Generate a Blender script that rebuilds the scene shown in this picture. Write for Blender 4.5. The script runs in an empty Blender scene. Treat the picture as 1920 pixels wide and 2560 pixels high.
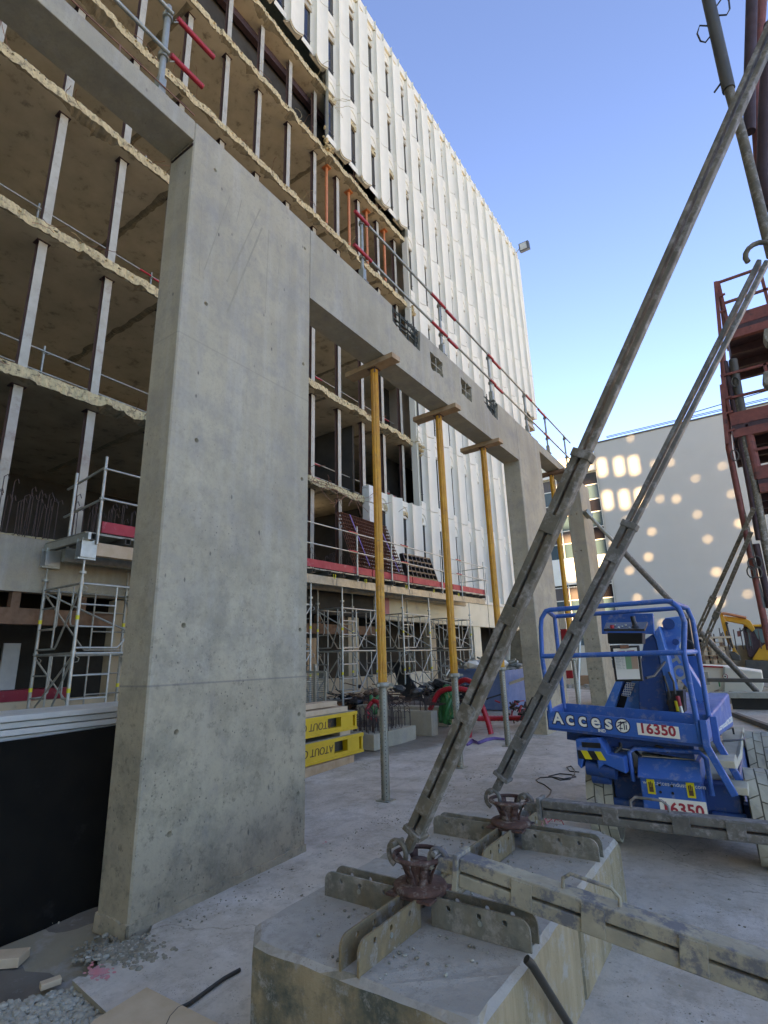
import bpy, bmesh, math, random
from mathutils import Vector, Matrix, noise
random.seed(7)
scn = bpy.context.scene
COL = scn.collection
R_ = math.radians
# ------------------------------------------------------------------ camera
# world: +Y runs along the facade (away), +X away from the facade, Z up. 1 unit = 1 m
F = 1328.0; CX, CY = 960.0, 1280.0; EYE = Vector((0, 0, 1.65))
def _d(u, v):
    return Vector((u - CX, v - CY, F)).normalized()
zz = _d(813, -3531); yy = _d(1900, 1618); yy = (yy - zz * yy.dot(zz)).normalized(); xx = yy.cross(zz)
RC = Matrix((xx, yy, zz))            # camera coords (right, down, forward) -> world
cd = bpy.data.cameras.new('camera'); cam = bpy.data.objects.new('camera', cd); COL.objects.link(cam)
cd.sensor_fit = 'HORIZONTAL'; cd.sensor_width = 36.0; cd.lens = 36.0 * F / 1920.0
cd.clip_start = 0.05; cd.clip_end = 2000
rt = RC @ Vector((1, 0, 0)); dn = RC @ Vector((0, 1, 0)); fw = RC @ Vector((0, 0, 1))
mw = Matrix.Identity(4)
for i in range(3):
    mw[i][0] = rt[i]; mw[i][1] = -dn[i]; mw[i][2] = -fw[i]; mw[i][3] = EYE[i]
cam.matrix_world = mw
scn.camera = cam
def ray(u, v): return RC @ Vector((u - CX, v - CY, F))
def atZ(u, v, z=0.0):
    r = ray(u, v); return EYE + r * ((z - EYE.z) / r.z)
def atX(u, v, x):
    r = ray(u, v); return EYE + r * ((x - EYE.x) / r.x)
def atY(u, v, y):
    r = ray(u, v); return EYE + r * ((y - EYE.y) / r.y)
# ------------------------------------------------------------------ light
SUN = Vector((0.25, -1.0, 0.36)).normalized()       # direction towards the sun
w = bpy.data.worlds.new('World'); scn.world = w; w.use_nodes = True
nt = w.node_tree; nt.nodes.clear()
sky = nt.nodes.new('ShaderNodeTexSky'); sky.sky_type = 'NISHITA'; sky.sun_disc = False
sky.sun_elevation = math.asin(SUN.z); sky.sun_rotation = math.atan2(SUN.x, SUN.y)
sky.air_density = 0.45; sky.dust_density = 0.0; sky.ozone_density = 5.0
bg = nt.nodes.new('ShaderNodeBackground'); bg.inputs['Strength'].default_value = 0.15
wo = nt.nodes.new('ShaderNodeOutputWorld')
nt.links.new(sky.outputs[0], bg.inputs[0]); nt.links.new(bg.outputs[0], wo.inputs[0])
sl = bpy.data.lights.new('sun', 'SUN'); so = bpy.data.objects.new('sun', sl); COL.objects.link(so)
sl.energy = 4.0; sl.angle = R_(0.5); sl.color = (1.0, 0.84, 0.62)
so.rotation_euler = SUN.to_track_quat('Z', 'Y').to_euler(); so.location = (0, 0, 60)
scn.view_settings.view_transform = 'Standard'; scn.view_settings.look = 'None'
scn.view_settings.gamma = 1.0; scn.view_settings.use_curve_mapping = False
scn.view_settings.exposure = 2.75
scn.view_settings.use_white_balance = True          # the photograph is balanced for open shade
scn.view_settings.white_balance_temperature = 9600; scn.view_settings.white_balance_tint = 22
scn.render.engine = 'CYCLES'
scn.cycles.max_bounces = 8; scn.cycles.diffuse_bounces = 5; scn.cycles.glossy_bounces = 3
scn.cycles.transmission_bounces = 4; scn.cycles.caustics_reflective = False; scn.cycles.caustics_refractive = False
scn.cycles.use_denoising = True
scn.cycles.sample_clamp_indirect = 6.0
# ------------------------------------------------------------------ mesh helpers
ORG = {}
class MB:
    def __init__(s): s.v = []; s.f = []; s.m = []; s.sm = []
    def add(s, vs, fs, mi=0, smooth=False):
        n = len(s.v); s.v += [Vector(a) for a in vs]
        for f in fs:
            s.f.append([n + i for i in f]); s.m.append(mi); s.sm.append(smooth)
        return s
    def box(s, a, b, mi=0):
        x0, y0, z0 = (min(a[i], b[i]) for i in range(3)); x1, y1, z1 = (max(a[i], b[i]) for i in range(3))
        return s.add([(x0,y0,z0),(x1,y0,z0),(x1,y1,z0),(x0,y1,z0),(x0,y0,z1),(x1,y0,z1),(x1,y1,z1),(x0,y1,z1)],
              [(0,3,2,1),(4,5,6,7),(0,1,5,4),(1,2,6,5),(2,3,7,6),(3,0,4,7)], mi)
    def bar(s, p, q, w, h, up=(0,0,1), mi=0, off=(0,0)):
        p = Vector(p); q = Vector(q); d = (q - p).normalized(); up = Vector(up)
        if abs(d.dot(up)) > .99: up = Vector((0,1,0)) if abs(d.y) < .9 else Vector((1,0,0))
        sx = d.cross(up).normalized(); sz = sx.cross(d)
        vs = []
        for c in (p, q):
            c = c + sx * off[0] + sz * off[1]
            vs += [c - sx*w/2 - sz*h/2, c + sx*w/2 - sz*h/2, c + sx*w/2 + sz*h/2, c - sx*w/2 + sz*h/2]
        return s.add(vs, [(0,1,2,3),(7,6,5,4),(0,4,5,1),(1,5,6,2),(2,6,7,3),(3,7,4,0)], mi)
    def tube(s, pts, r, n=8, mi=0, closed=False, caps=True):
        pts = [Vector(p) for p in pts]; k = len(pts); rings = []; prev = None
        for i, p in enumerate(pts):
            a = pts[i-1] if i > 0 else (pts[-1] if closed else p); b = pts[i+1] if i < k-1 else (pts[0] if closed else p)
            d = (b - a).normalized()
            if prev is None:
                u = Vector((0,0,1)) if abs(d.z) < .9 else Vector((1,0,0)); u = (u - d*u.dot(d)).normalized()
            else:
                u = prev - d * prev.dot(d); u = u.normalized() if u.length > 1e-6 else d.orthogonal().normalized()
            prev = u; v = d.cross(u)
            rr = r[i] if isinstance(r, (list, tuple)) else r
            rings.append([p + (u*math.cos(6.28318*j/n) + v*math.sin(6.28318*j/n))*rr for j in range(n)])
        vs = [x for g in rings for x in g]; fs = []
        for i in range(k if closed else k-1):
            a = i*n; b = ((i+1) % k)*n
            for j in range(n): fs.append((a+j, a+(j+1)%n, b+(j+1)%n, b+j))
        s.add(vs, fs, mi, n > 5)
        if caps and not closed:
            s.add(rings[0], [tuple(range(n-1,-1,-1))], mi); s.add(rings[-1], [tuple(range(n))], mi)
        return s
    def prism(s, poly, vec, mi=0):
        n = len(poly); vec = Vector(vec); vs = [Vector(p) for p in poly]; vs += [p + vec for p in vs]
        fs = [tuple(range(n-1,-1,-1)), tuple(range(n, 2*n))] + [(i,(i+1)%n,n+(i+1)%n,n+i) for i in range(n)]
        return s.add(vs, fs, mi)
    def lathe(s, prof, o=(0,0,0), n=24, mi=0):
        o = Vector(o); vs = []
        for (r, z) in prof:
            for j in range(n): vs.append(o + Vector((r*math.cos(6.28318*j/n), r*math.sin(6.28318*j/n), z)))
        fs = []
        for i in range(len(prof)-1):
            for j in range(n): fs.append((i*n+j, i*n+(j+1)%n, (i+1)*n+(j+1)%n, (i+1)*n+j))
        return s.add(vs, fs, mi, True)
    def disc(s, c, nrm, r, th, n=16, mi=0):
        c = Vector(c); nrm = Vector(nrm).normalized(); return s.tube([c, c + nrm*th], r, n, mi)
    def mesh(s, name, mats, o=(0,0,0)):
        me = bpy.data.meshes.new(name); o = Vector(o)
        me.from_pydata([tuple(v - o) for v in s.v], [], s.f)
        for m in (mats if isinstance(mats, (list, tuple)) else [mats]): me.materials.append(m)
        me.polygons.foreach_set('material_index', s.m); me.polygons.foreach_set('use_smooth', s.sm)
        me.validate(); me.update(); return me
    def build(s, name, mats, parent=None, bevel=0, o=None):
        org = ORG.get(parent.name, Vector()) if parent else (Vector(o) if o is not None else Vector())
        ob = bpy.data.objects.new(name, s.mesh(name, mats, org)); COL.objects.link(ob)
        if parent: ob.parent = parent
        else: ob.location = org
        ORG[ob.name] = org
        if bevel:
            b = ob.modifiers.new('bevel', 'BEVEL'); b.width = bevel; b.segments = 2; b.limit_method = 'ANGLE'; b.angle_limit = R_(40)
        return ob
def tag(o, label=None, cat=None, group=None, kind=None):
    if label: o['label'] = label
    if cat: o['category'] = cat
    if group: o['group'] = group
    if kind: o['kind'] = kind
    return o
def thing(name, label, cat, loc=(0,0,0), group=None):
    o = bpy.data.objects.new(name, None); COL.objects.link(o); o.location = loc; ORG[o.name] = Vector(loc)
    o.empty_display_size = .2
    return tag(o, label, cat, group)
def inst(name, me, parent, loc=(0,0,0), rotz=0):
    ob = bpy.data.objects.new(name, me); COL.objects.link(ob); ob.parent = parent
    ob.location = Vector(loc) - (ORG.get(parent.name, Vector()) if parent else Vector()); ob.rotation_euler = (0,0,rotz)
    return ob
def copy_tree(o, parent=None):
    c = o.copy(); COL.objects.link(c); c.parent = parent
    for ch in [x for x in bpy.data.objects if x.parent == o]: copy_tree(ch, c)
    return c
def cut(ob, cutters):
    """cut real holes in a mesh, then drop the cutter"""
    cu = cutters.build('cutter', MAT['concrete'])
    for me in (cu.data, ob.data):
        b = bmesh.new(); b.from_mesh(me); bmesh.ops.recalc_face_normals(b, faces=b.faces); b.to_mesh(me); b.free()
    md = ob.modifiers.new('cut', 'BOOLEAN'); md.object = cu; md.operation = 'DIFFERENCE'; md.solver = 'EXACT'
    cu.location = ob.matrix_basis.translation * 0 + (-ORG[ob.name] + ob.location if ob.parent else Vector())
    if ob.parent: cu.location = Vector()
    bpy.context.view_layer.update()
    dg = bpy.context.evaluated_depsgraph_get()
    me = bpy.data.meshes.new_from_object(ob.evaluated_get(dg)); ob.modifiers.clear(); ob.data = me
    me.name = ob.name
    cm = cu.data; bpy.data.objects.remove(cu); bpy.data.meshes.remove(cm)
def text_mb(txt, size, o, xdir, ydir, ext=.002, align='LEFT', shear=0, spacing=1.0, bold=0.0):
    c = bpy.data.curves.new('t', 'FONT'); c.body = txt; c.size = size; c.extrude = ext; c.align_x = align; c.shear = shear
    c.space_character = spacing; c.offset = bold; c.resolution_u = 3
    ob = bpy.data.objects.new('t', c); COL.objects.link(ob); bpy.context.view_layer.update()
    me = bpy.data.meshes.new_from_object(ob.evaluated_get(bpy.context.evaluated_depsgraph_get()))
    X = Vector(xdir).normalized(); Y = Vector(ydir).normalized(); Z = X.cross(Y); o = Vector(o)
    mb = MB(); mb.add([o + X*v.co.x + Y*v.co.y + Z*v.co.z for v in me.vertices], [tuple(p.vertices) for p in me.polygons])
    bpy.data.objects.remove(ob); bpy.data.curves.remove(c); bpy.data.meshes.remove(me)
    return mb
# ------------------------------------------------------------------ materials
MAT = {}
class NT:
    def __init__(s, name):
        m = bpy.data.materials.new(name); m.use_nodes = True; s.m = m; s.t = m.node_tree; s.b = s.t.nodes['Principled BSDF']
        g = s.n('ShaderNodeNewGeometry'); s.pos = g.outputs['Position']; s.nrm = g.outputs['Normal']
    def n(s, t, **k):
        x = s.t.nodes.new(t)
        for a, v in k.items(): setattr(x, a, v)
        return x
    def l(s, a, b): s.t.links.new(a, b)
    def map(s, sc=(1,1,1), rot=(0,0,0)):
        x = s.n('ShaderNodeMapping'); x.inputs['Scale'].default_value = sc; x.inputs['Rotation'].default_value = rot; s.l(s.pos, x.inputs[0]); return x.outputs[0]
    def noise(s, scale, detail=5, rough=.6, vec=None, dist=0):
        x = s.n('ShaderNodeTexNoise'); x.inputs['Scale'].default_value = scale; x.inputs['Detail'].default_value = detail
        x.inputs['Roughness'].default_value = rough; x.inputs['Distortion'].default_value = dist
        s.l(vec if vec is not None else s.pos, x.inputs['Vector']); return x.outputs[0]
    def vor(s, scale, vec=None, rand=1):
        x = s.n('ShaderNodeTexVoronoi'); x.inputs['Scale'].default_value = scale; x.inputs['Randomness'].default_value = rand
        s.l(vec if vec is not None else s.pos, x.inputs['Vector']); return x.outputs['Distance']
    def ramp(s, fac, p0, p1, c0=0.0, c1=1.0):
        x = s.n('ShaderNodeMapRange'); x.clamp = True
        for i, v in zip((1,2,3,4), (p0,p1,c0,c1)): x.inputs[i].default_value = v
        s.l(fac, x.inputs[0]); return x.outputs[0]
    def mix(s, fac, a, b, mode='MIX'):
        x = s.n('ShaderNodeMix', data_type='RGBA', blend_type=mode)
        for sock, v in ((x.inputs['Factor'], fac), (x.inputs[6], a), (x.inputs[7], b)):
            if isinstance(v, (int, float)): sock.default_value = v
            elif isinstance(v, tuple): sock.default_value = (*v, 1) if len(v) == 3 else v
            else: s.l(v, sock)
        return x.outputs[2]
    def math(s, op, a, b=0.0):
        x = s.n('ShaderNodeMath', operation=op)
        for i, v in enumerate((a, b)):
            if isinstance(v, (int, float)): x.inputs[i].default_value = v
            else: s.l(v, x.inputs[i])
        return x.outputs[0]
    def sep(s):
        x = s.n('ShaderNodeSeparateXYZ'); s.l(s.pos, x.inputs[0]); return x.outputs
    def bump(s, h, strength, dist=.01):
        x = s.n('ShaderNodeBump'); x.inputs['Strength'].default_value = strength; x.inputs['Distance'].default_value = dist
        s.l(h, x.inputs['Height']); s.l(x.outputs[0], s.b.inputs['Normal'])
    def fin(s, col, rough=.7, metal=0.0, spec=None):
        for k, v in (('Base Color', col), ('Roughness', rough), ('Metallic', metal)):
            if isinstance(v, tuple): s.b.inputs[k].default_value = (*v, 1)
            elif isinstance(v, (int, float)): s.b.inputs[k].default_value = v
            else: s.l(v, s.b.inputs[k])
        if spec is not None: s.b.inputs['Specular IOR Level'].default_value = spec
        MAT[s.m.name] = s.m; return s.m
def warm(c):
    # greys tinted ochre in place of missing warm bounce light
    return tuple(a*b for a, b in zip(c, (1.05, 1.0, .79))) if max(c) - min(c) < .33*max(c) else c
def simple(name, c1, c2=None, scale=4, rough=.6, metal=0.0, bump=.25, bs=80, dirt=None, damt=(.55,.75), ds=6, spec=None, streak=None):
    t = NT(name); c2 = warm(c2 or tuple(x*.75 for x in c1)); c1 = warm(c1)
    col = t.mix(t.ramp(t.noise(scale, 6), .3, .7), c1, c2)
    if streak: col = t.mix(t.math('MULTIPLY', t.ramp(t.noise(9, 4, .6, t.map((1,1,.08))), .5, .75), streak[1]), col, streak[0])
    if dirt: col = t.mix(t.math('MULTIPLY', t.ramp(t.noise(ds, 8, .7), damt[0], damt[1]), .85), col, dirt)
    if bump: t.bump(t.noise(bs, 4), bump, .004)
    return t.fin(col, t.ramp(t.noise(scale*2, 4), .3, .7, rough*.85, min(1, rough*1.15)), metal, spec)
# fair-faced concrete of the new frame
def concrete(name, base=(.475,.425,.355), pores=1.0, joints=(), low=True):
    t = NT(name); x, y, z = t.sep(); base = warm(base)
    big = t.noise(.9, 6, .62); col = t.mix(t.ramp(big, .32, .68), base, tuple(c*.74 for c in base))
    col = t.mix(t.math('MULTIPLY', t.ramp(t.noise(3.2, 8, .72), .47, .68), .7), col, (.30,.275,.22))
    col = t.mix(t.math('MULTIPLY', t.ramp(t.noise(7, 5, .6, t.map((1,1,.06))), .5, .78), .35), col, (.52,.49,.41))
    col = t.mix(t.math('MULTIPLY', t.ramp(t.noise(2.1, 5, .6, t.map((1,1,.12))), .55, .75), .4), col, (.27,.255,.205))
    # board-height cloudiness
    zl = t.noise(1.0, 4, .5, t.map((.35,.35,3.0))); col = t.mix(t.math('MULTIPLY', t.ramp(zl, .55, .72), .35), col, (.29,.27,.225))
    if low:   # rougher, yellower, honeycombed foot (it was poured against worn forms)
        lo = t.ramp(z, 1.49, 1.53, 1, .35); lo = t.math('MULTIPLY', lo, t.ramp(z, .5, 4.3, 1, 0)); mid = t.ramp(z, .6, 4.4, 1, 0)
        col = t.mix(t.math('MULTIPLY', lo, .75), col, (.37,.305,.19))
        col = t.mix(t.math('MULTIPLY', t.math('MULTIPLY', mid, t.ramp(t.noise(2.6, 9, .75), .46, .64)), .85), col, (.20,.18,.12))
        col = t.mix(t.math('MULTIPLY', t.math('MULTIPLY', mid, t.ramp(t.noise(13, 9, .8), .53, .63)), .6), col, (.13,.115,.075))
    v = t.vor(26, t.map((1,1,.8))); gate = t.ramp(t.noise(1.7, 5, .7), .42, .66)
    dens = t.math('MULTIPLY', gate, t.ramp(z, 0, 6, 1.0, .25) if low else .6)
    pore = t.math('MULTIPLY', t.ramp(v, .10, .17, 1, 0), t.ramp(dens, .2, .6))
    v2 = t.vor(9, t.map((1,1,.45), (0.25,0,0))); pore2 = t.math('MULTIPLY', t.ramp(v2, .055, .10, 1, 0), t.ramp(t.noise(2.3, 4), .45, .6))
    pp = t.math('MAXIMUM', t.math('MULTIPLY', pore, pores), t.math('MULTIPLY', pore2, pores))
    col = t.mix(t.math('MULTIPLY', pp, .8), col, (.10,.09,.07))
    for zj in joints:
        d = t.math('ABSOLUTE', t.math('SUBTRACT', z, zj)); col = t.mix(t.ramp(d, .003, .010, .55 if zj < 3 else .22, 0), col, (.15,.14,.12))
    col = t.mix(t.math('MULTIPLY', t.ramp(t.noise(34, 9, .8), .5, .66), .35), col, (.24,.215,.165))
    col = t.mix(t.math('MULTIPLY', t.ramp(t.noise(9, 9, .8, t.map((1,1,.5))), .53, .66), .4), col, (.26,.235,.185))
    h = t.math('SUBTRACT', t.math('ADD', t.math('MULTIPLY', t.noise(45, 6), .35), t.math('MULTIPLY', t.noise(6, 3), .5)), pp)
    t.bump(h, .5, .012)
    return t.fin(col, .85, 0.0, .3)
concrete('concrete'); concrete('wall_concrete', joints=(1.51, 4.38))
concrete('plain_concrete', (.445,.405,.345), .5, (), False)
simple('beam_soffit_concrete', (.30,.29,.26), (.22,.21,.19), 2, .9)
def block_mat():
    t = NT('block_concrete'); x, y, z = t.sep(); nx = t.n('ShaderNodeSeparateXYZ'); t.l(t.nrm, nx.inputs[0])
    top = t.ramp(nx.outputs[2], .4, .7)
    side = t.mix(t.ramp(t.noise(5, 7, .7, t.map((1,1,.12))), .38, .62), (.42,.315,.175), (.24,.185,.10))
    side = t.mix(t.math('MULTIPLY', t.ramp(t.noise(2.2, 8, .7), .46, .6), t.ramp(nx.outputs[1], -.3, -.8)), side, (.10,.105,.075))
    side = t.mix(t.math('MULTIPLY', t.ramp(t.noise(9, 9, .8), .52, .62), .75), side, (.37,.35,.29))
    side = t.mix(t.ramp(t.vor(34), .06, .12, .5, 0), side, (.06,.055,.045))
    tc = t.mix(t.ramp(t.noise(2.5, 8, .65), .35, .65), (.47,.42,.335), (.35,.31,.24))
    tc = t.mix(t.math('MULTIPLY', t.ramp(t.noise(20, 9, .8), .5, .64), .7), tc, (.24,.205,.155))
    tc = t.mix(t.math('MULTIPLY', t.ramp(t.noise(5, 9, .8), .5, .62), .6), tc, (.50,.46,.38))
    tc = t.mix(t.math('MULTIPLY', t.ramp(t.vor(70), .08, .2, 1, 0), t.ramp(t.noise(6, 4), .45, .6)), tc, (.13,.11,.08))
    t.bump(t.noise(50, 8, .7), .55, .01); return t.fin(t.mix(top, side, tc), .9, 0.0, .25)
block_mat()
def ground_mat():
    t = NT('slab_concrete')
    c = t.mix(t.ramp(t.noise(.55, 8, .7), .38, .62), (.64,.57,.455), (.47,.415,.325))
    c = t.mix(t.math('MULTIPLY', t.ramp(t.noise(2.4, 10, .78), .47, .62), .75), c, (.36,.315,.24))
    c = t.mix(t.math('MULTIPLY', t.ramp(t.noise(1.1, 8, .75, t.map((1,1,1),(0,0,1))), .52, .66), .7), c, (.72,.67,.58))
    c = t.mix(t.math('MULTIPLY', t.ramp(t.noise(11, 8, .8), .52, .64), .45), c, (.33,.29,.225))
    # scuffs left by dragging and wheels
    c = t.mix(t.math('MULTIPLY', t.ramp(t.noise(1.6, 8, .8, t.map((5,.7,1),(0,0,.5))), .56, .68), .45), c, (.34,.30,.235))
    c = t.mix(t.math('MULTIPLY', t.ramp(t.noise(2.2, 8, .8, t.map((.8,6,1),(0,0,-.3))), .58, .70), .4), c, (.70,.65,.57))
    # footprints of dust, dark flecks
    sp = t.math('MULTIPLY', t.ramp(t.vor(15, t.map((1,1,1))), .07, .17, 1, 0), t.ramp(t.noise(1.9, 5), .45, .6))
    c = t.mix(t.math('MULTIPLY', sp, .7), c, (.17,.145,.105))
    sp2 = t.math('MULTIPLY', t.ramp(t.vor(60), .10, .24, 1, 0), t.ramp(t.noise(3.1, 6, .7), .46, .58))
    c = t.mix(t.math('MULTIPLY', sp2, .75), c, (.15,.125,.09))
    # hairline cracks
    v = t.n('ShaderNodeTexVoronoi', feature='DISTANCE_TO_EDGE'); v.inputs['Scale'].default_value = .55
    nz_ = t.n('ShaderNodeTexNoise'); nz_.inputs['Scale'].default_value = 2.0; nz_.inputs['Detail'].default_value = 6; t.l(t.pos, nz_.inputs['Vector'])
    vm = t.n('ShaderNodeVectorMath', operation='ADD'); t.l(t.pos, vm.inputs[0]); t.l(nz_.outputs[1], vm.inputs[1]); t.l(vm.outputs[0], v.inputs['Vector'])
    c = t.mix(t.math('MULTIPLY', t.ramp(v.outputs[0], .0, .006, 1, 0), t.ramp(t.noise(.7, 3), .45, .55, 0, .6)), c, (.16,.14,.10))
    x, y, z = t.sep()
    dx = t.math('DIVIDE', t.math('SUBTRACT', x, -7.4), 2.6); dy = t.math('DIVIDE', t.math('SUBTRACT', y, 9.6), 3.2)
    dd = t.math('ADD', t.math('ADD', t.math('MULTIPLY', dx, dx), t.math('MULTIPLY', dy, dy)), t.math('MULTIPLY', t.noise(1.6, 6, .7), .7))
    wet = t.ramp(dd, 1.1, 1.35, .8, 0); c = t.mix(wet, c, (.17,.14,.10))
    t.bump(t.math('ADD', t.noise(30, 8, .75), t.math('MULTIPLY', t.noise(3, 6), 1.2)), .6, .012)
    return t.fin(c, t.math('SUBTRACT', t.ramp(t.noise(1.2, 5), .4, .65, .7, .92), t.math('MULTIPLY', wet, .35)), 0.0, .3)
ground_mat()
simple('scrape_grey', (.27,.25,.215), (.34,.315,.27), 30, .9)
simple('soil', (.115,.095,.065), (.19,.165,.125), 3.5, .95, 0, .9, 40, (.28,.26,.22), (.58,.72), 9)
simple('far_soil', (.30,.27,.22), (.20,.175,.14), 1.2, .95, 0, .9, 14, (.40,.385,.35), (.5,.7), 3)
simple('gravel', (.42,.41,.39), (.30,.29,.27), 20, .9, 0, .3, 60)
simple('dark_gravel', (.16,.145,.12), (.30,.28,.25), 30, .9, 0, .3, 60)
simple('galvanised', (.40,.42,.43), (.27,.29,.30), 7, .5, .55, .2, 60, (.35,.33,.29), (.55,.7), 12)
simple('galvanised_clean', (.50,.53,.56), (.38,.41,.44), 6, .42, .6, .1, 60)
simple('brace_steel', (.20,.175,.145), (.11,.10,.085), 12, .65, .25, .5, 70, (.37,.335,.28), (.5,.64), 16)
simple('brace_steel_blue', (.19,.19,.195), (.105,.105,.11), 12, .6, .3, .5, 70, (.35,.33,.30), (.52,.66), 16)
simple('brace_dusty', (.43,.395,.335), (.29,.27,.235), 7, .8, .1, .6, 60, (.13,.135,.145), (.49,.58), 10)
simple('plate_steel', (.25,.24,.215), (.15,.15,.145), 14, .7, .2, .5, 60, (.40,.36,.29), (.5,.63), 12, streak=((.27,.18,.08), .5))
simple('plate_rusty', (.31,.215,.10), (.18,.135,.075), 12, .8, .15, .5, 60, (.38,.34,.27), (.52,.66), 12)
simple('cast_rust', (.155,.075,.05), (.085,.045,.035), 20, .85, .1, .7, 80, (.34,.29,.23), (.52,.66), 14)
simple('dark_tube', (.035,.033,.033), (.06,.055,.05), 20, .45, .3, .2, 50)
simple('prop_yellow', (.74,.35,.015), (.58,.24,.012), 5, .45, 0, .2, 60, (.30,.13,.04), (.57,.70), 9, streak=((.40,.17,.03), .55))
simple('prop_steel', (.34,.345,.33), (.25,.255,.24), 8, .5, .4, .3, 60, (.42,.40,.36), (.58,.72), 9)
simple('orange_steel', (.62,.20,.07), (.48,.15,.05), 4, .5, 0, .1, 60)
simple('red_plastic', (.52,.025,.03), (.42,.02,.025), 5, .45, 0, .1, 60)
simple('red_board', (.50,.035,.045), (.40,.03,.04), 3, .6, 0, .2, 40, (.45,.22,.2), (.58,.75), 5)
simple('timber', (.50,.335,.185), (.40,.25,.125), 6, .75, 0, .3, 50, streak=((.30,.17,.08), .5))
simple('pale_timber', (.60,.455,.29), (.50,.36,.21), 5, .75, 0, .3, 50)
simple('brown_timber', (.25,.135,.07), (.16,.085,.045), 5, .8, 0, .3, 50)
simple('yellow_form', (.70,.43,.012), (.60,.36,.012), 3, .5, 0, .15, 50, (.42,.26,.03), (.6,.74), 6)
simple('black_board', (.008,.008,.008), (.013,.012,.011), 5, .95, 0, .2, 120, (.03,.027,.023), (.6,.8), 3, spec=.05)
simple('black_plastic', (.012,.012,.013), (.02,.02,.02), 8, .4, 0, .1, 80)
simple('white_panel', (.60,.63,.68), (.50,.53,.58), 4, .5, 0, .1, 60)
simple('white_paint', (.78,.77,.75), (.70,.69,.67), 2, .55, 0, .1, 60)
simple('facade_white', (.68,.67,.655), (.63,.62,.605), .8, .75, 0, .25, 40, (.46,.43,.375), (.66,.85), 1.4, streak=((.48,.455,.40), .2))
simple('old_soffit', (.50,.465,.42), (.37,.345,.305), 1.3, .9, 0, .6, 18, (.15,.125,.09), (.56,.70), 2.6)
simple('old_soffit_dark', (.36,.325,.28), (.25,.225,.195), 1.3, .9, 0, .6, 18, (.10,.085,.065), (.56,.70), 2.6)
simple('broken_concrete', (.62,.49,.25), (.42,.33,.18), 9, .95, 0, 1.0, 30, (.16,.125,.075), (.52,.62), 11)
simple('broken_grey', (.24,.215,.175), (.13,.115,.09), 6, .95, 0, 1.0, 22)
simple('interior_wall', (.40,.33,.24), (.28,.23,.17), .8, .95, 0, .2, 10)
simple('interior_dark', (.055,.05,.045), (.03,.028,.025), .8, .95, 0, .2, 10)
simple('post_light', (.43,.42,.40), (.33,.32,.30), 3, .6, .1, .2, 50, (.25,.17,.12), (.55,.74), 4)
simple('post_rust', (.105,.055,.04), (.16,.085,.06), 5, .75, .2, .3, 50)
simple('beige_wall', (.55,.44,.27), (.46,.36,.215), 1.5, .9, 0, .4, 30, (.30,.235,.15), (.56,.72), 2)
simple('cream_wall', (.70,.65,.55), (.62,.57,.47), 1.2, .85, 0, .2, 30, (.50,.43,.33), (.58,.75), 1.6)
simple('rebar_steel', (.055,.04,.033), (.10,.065,.05), 20, .7, .3, .2, 90)
simple('rebar_green', (.05,.055,.05), (.09,.10,.09), 20, .6, .3, .2, 90)
simple('copper_wire', (.30,.13,.07), (.22,.10,.06), 20, .6, .2, 0)
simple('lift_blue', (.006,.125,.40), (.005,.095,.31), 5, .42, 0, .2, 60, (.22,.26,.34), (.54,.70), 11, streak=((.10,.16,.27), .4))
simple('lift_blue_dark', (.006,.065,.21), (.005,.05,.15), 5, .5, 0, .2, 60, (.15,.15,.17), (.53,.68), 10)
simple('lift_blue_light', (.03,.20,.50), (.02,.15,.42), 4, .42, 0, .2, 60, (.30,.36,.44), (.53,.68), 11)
simple('dusty_deck', (.52,.49,.43), (.40,.38,.34), 5, .9, 0, .4, 50, (.12,.16,.28), (.66,.78), 5)
simple('tyre_grey', (.43,.42,.385), (.34,.33,.30), 5, .9, 0, .4, 50, (.24,.235,.22), (.55,.7), 6)
simple('tyre_groove', (.15,.145,.135), (.10,.10,.095), 8, .95)
simple('paper_white', (.78,.79,.83), (.74,.75,.79), 3, .6, 0, 0)
simple('paper_green', (.20,.38,.20), (.18,.34,.18), 3, .6, 0, 0)
simple('paper_tan', (.50,.32,.20), (.46,.29,.18), 3, .6, 0, 0)
simple('print_red', (.45,.03,.04), (.42,.03,.04), 3, .5, 0, 0)
simple('print_white', (.80,.80,.80), (.76,.76,.76), 3, .5, 0, 0)
simple('print_dark', (.012,.015,.05), (.012,.015,.04), 3, .5, 0, 0)
simple('print_brown', (.13,.06,.015), (.10,.05,.015), 3, .6, 0, 0)
simple('label_yellow', (.72,.58,.02), (.66,.52,.02), 3, .5, 0, 0)
simple('tape_yellow', (.75,.66,.03), (.66,.58,.03), 3, .5, 0, 0)
simple('skip_blue', (.14,.225,.38), (.10,.165,.29), 3, .6, .1, .3, 40, (.26,.30,.36), (.55,.72), 5)
simple('hose_red', (.55,.02,.03), (.46,.018,.025), 6, .4, 0, .05, 60)
simple('hose_green', (.01,.20,.055), (.008,.15,.04), 6, .4, 0, .05, 60)
simple('strap_purple', (.20,.13,.32), (.15,.10,.25), 10, .8)
simple('rust_mesh', (.24,.095,.05), (.17,.065,.035), 12, .8, .1, .3, 60)
simple('formwork_red', (.27,.075,.05), (.17,.05,.037), 4, .7, .1, .3, 40, (.07,.035,.03), (.53,.66), 6)
simple('formwork_dark', (.07,.035,.035), (.05,.028,.028), 5, .7, .1, .2, 40)
simple('excavator_yellow', (.68,.32,.02), (.60,.27,.02), 3, .4, 0, .1, 40, (.30,.17,.05), (.6,.75), 4)
simple('spray_pink', (.70,.20,.20), (.55,.30,.28), 14, .9, 0, 0)
simple('cardboard', (.48,.27,.14), (.42,.23,.12), 3, .8, 0, .1, 40)
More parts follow.
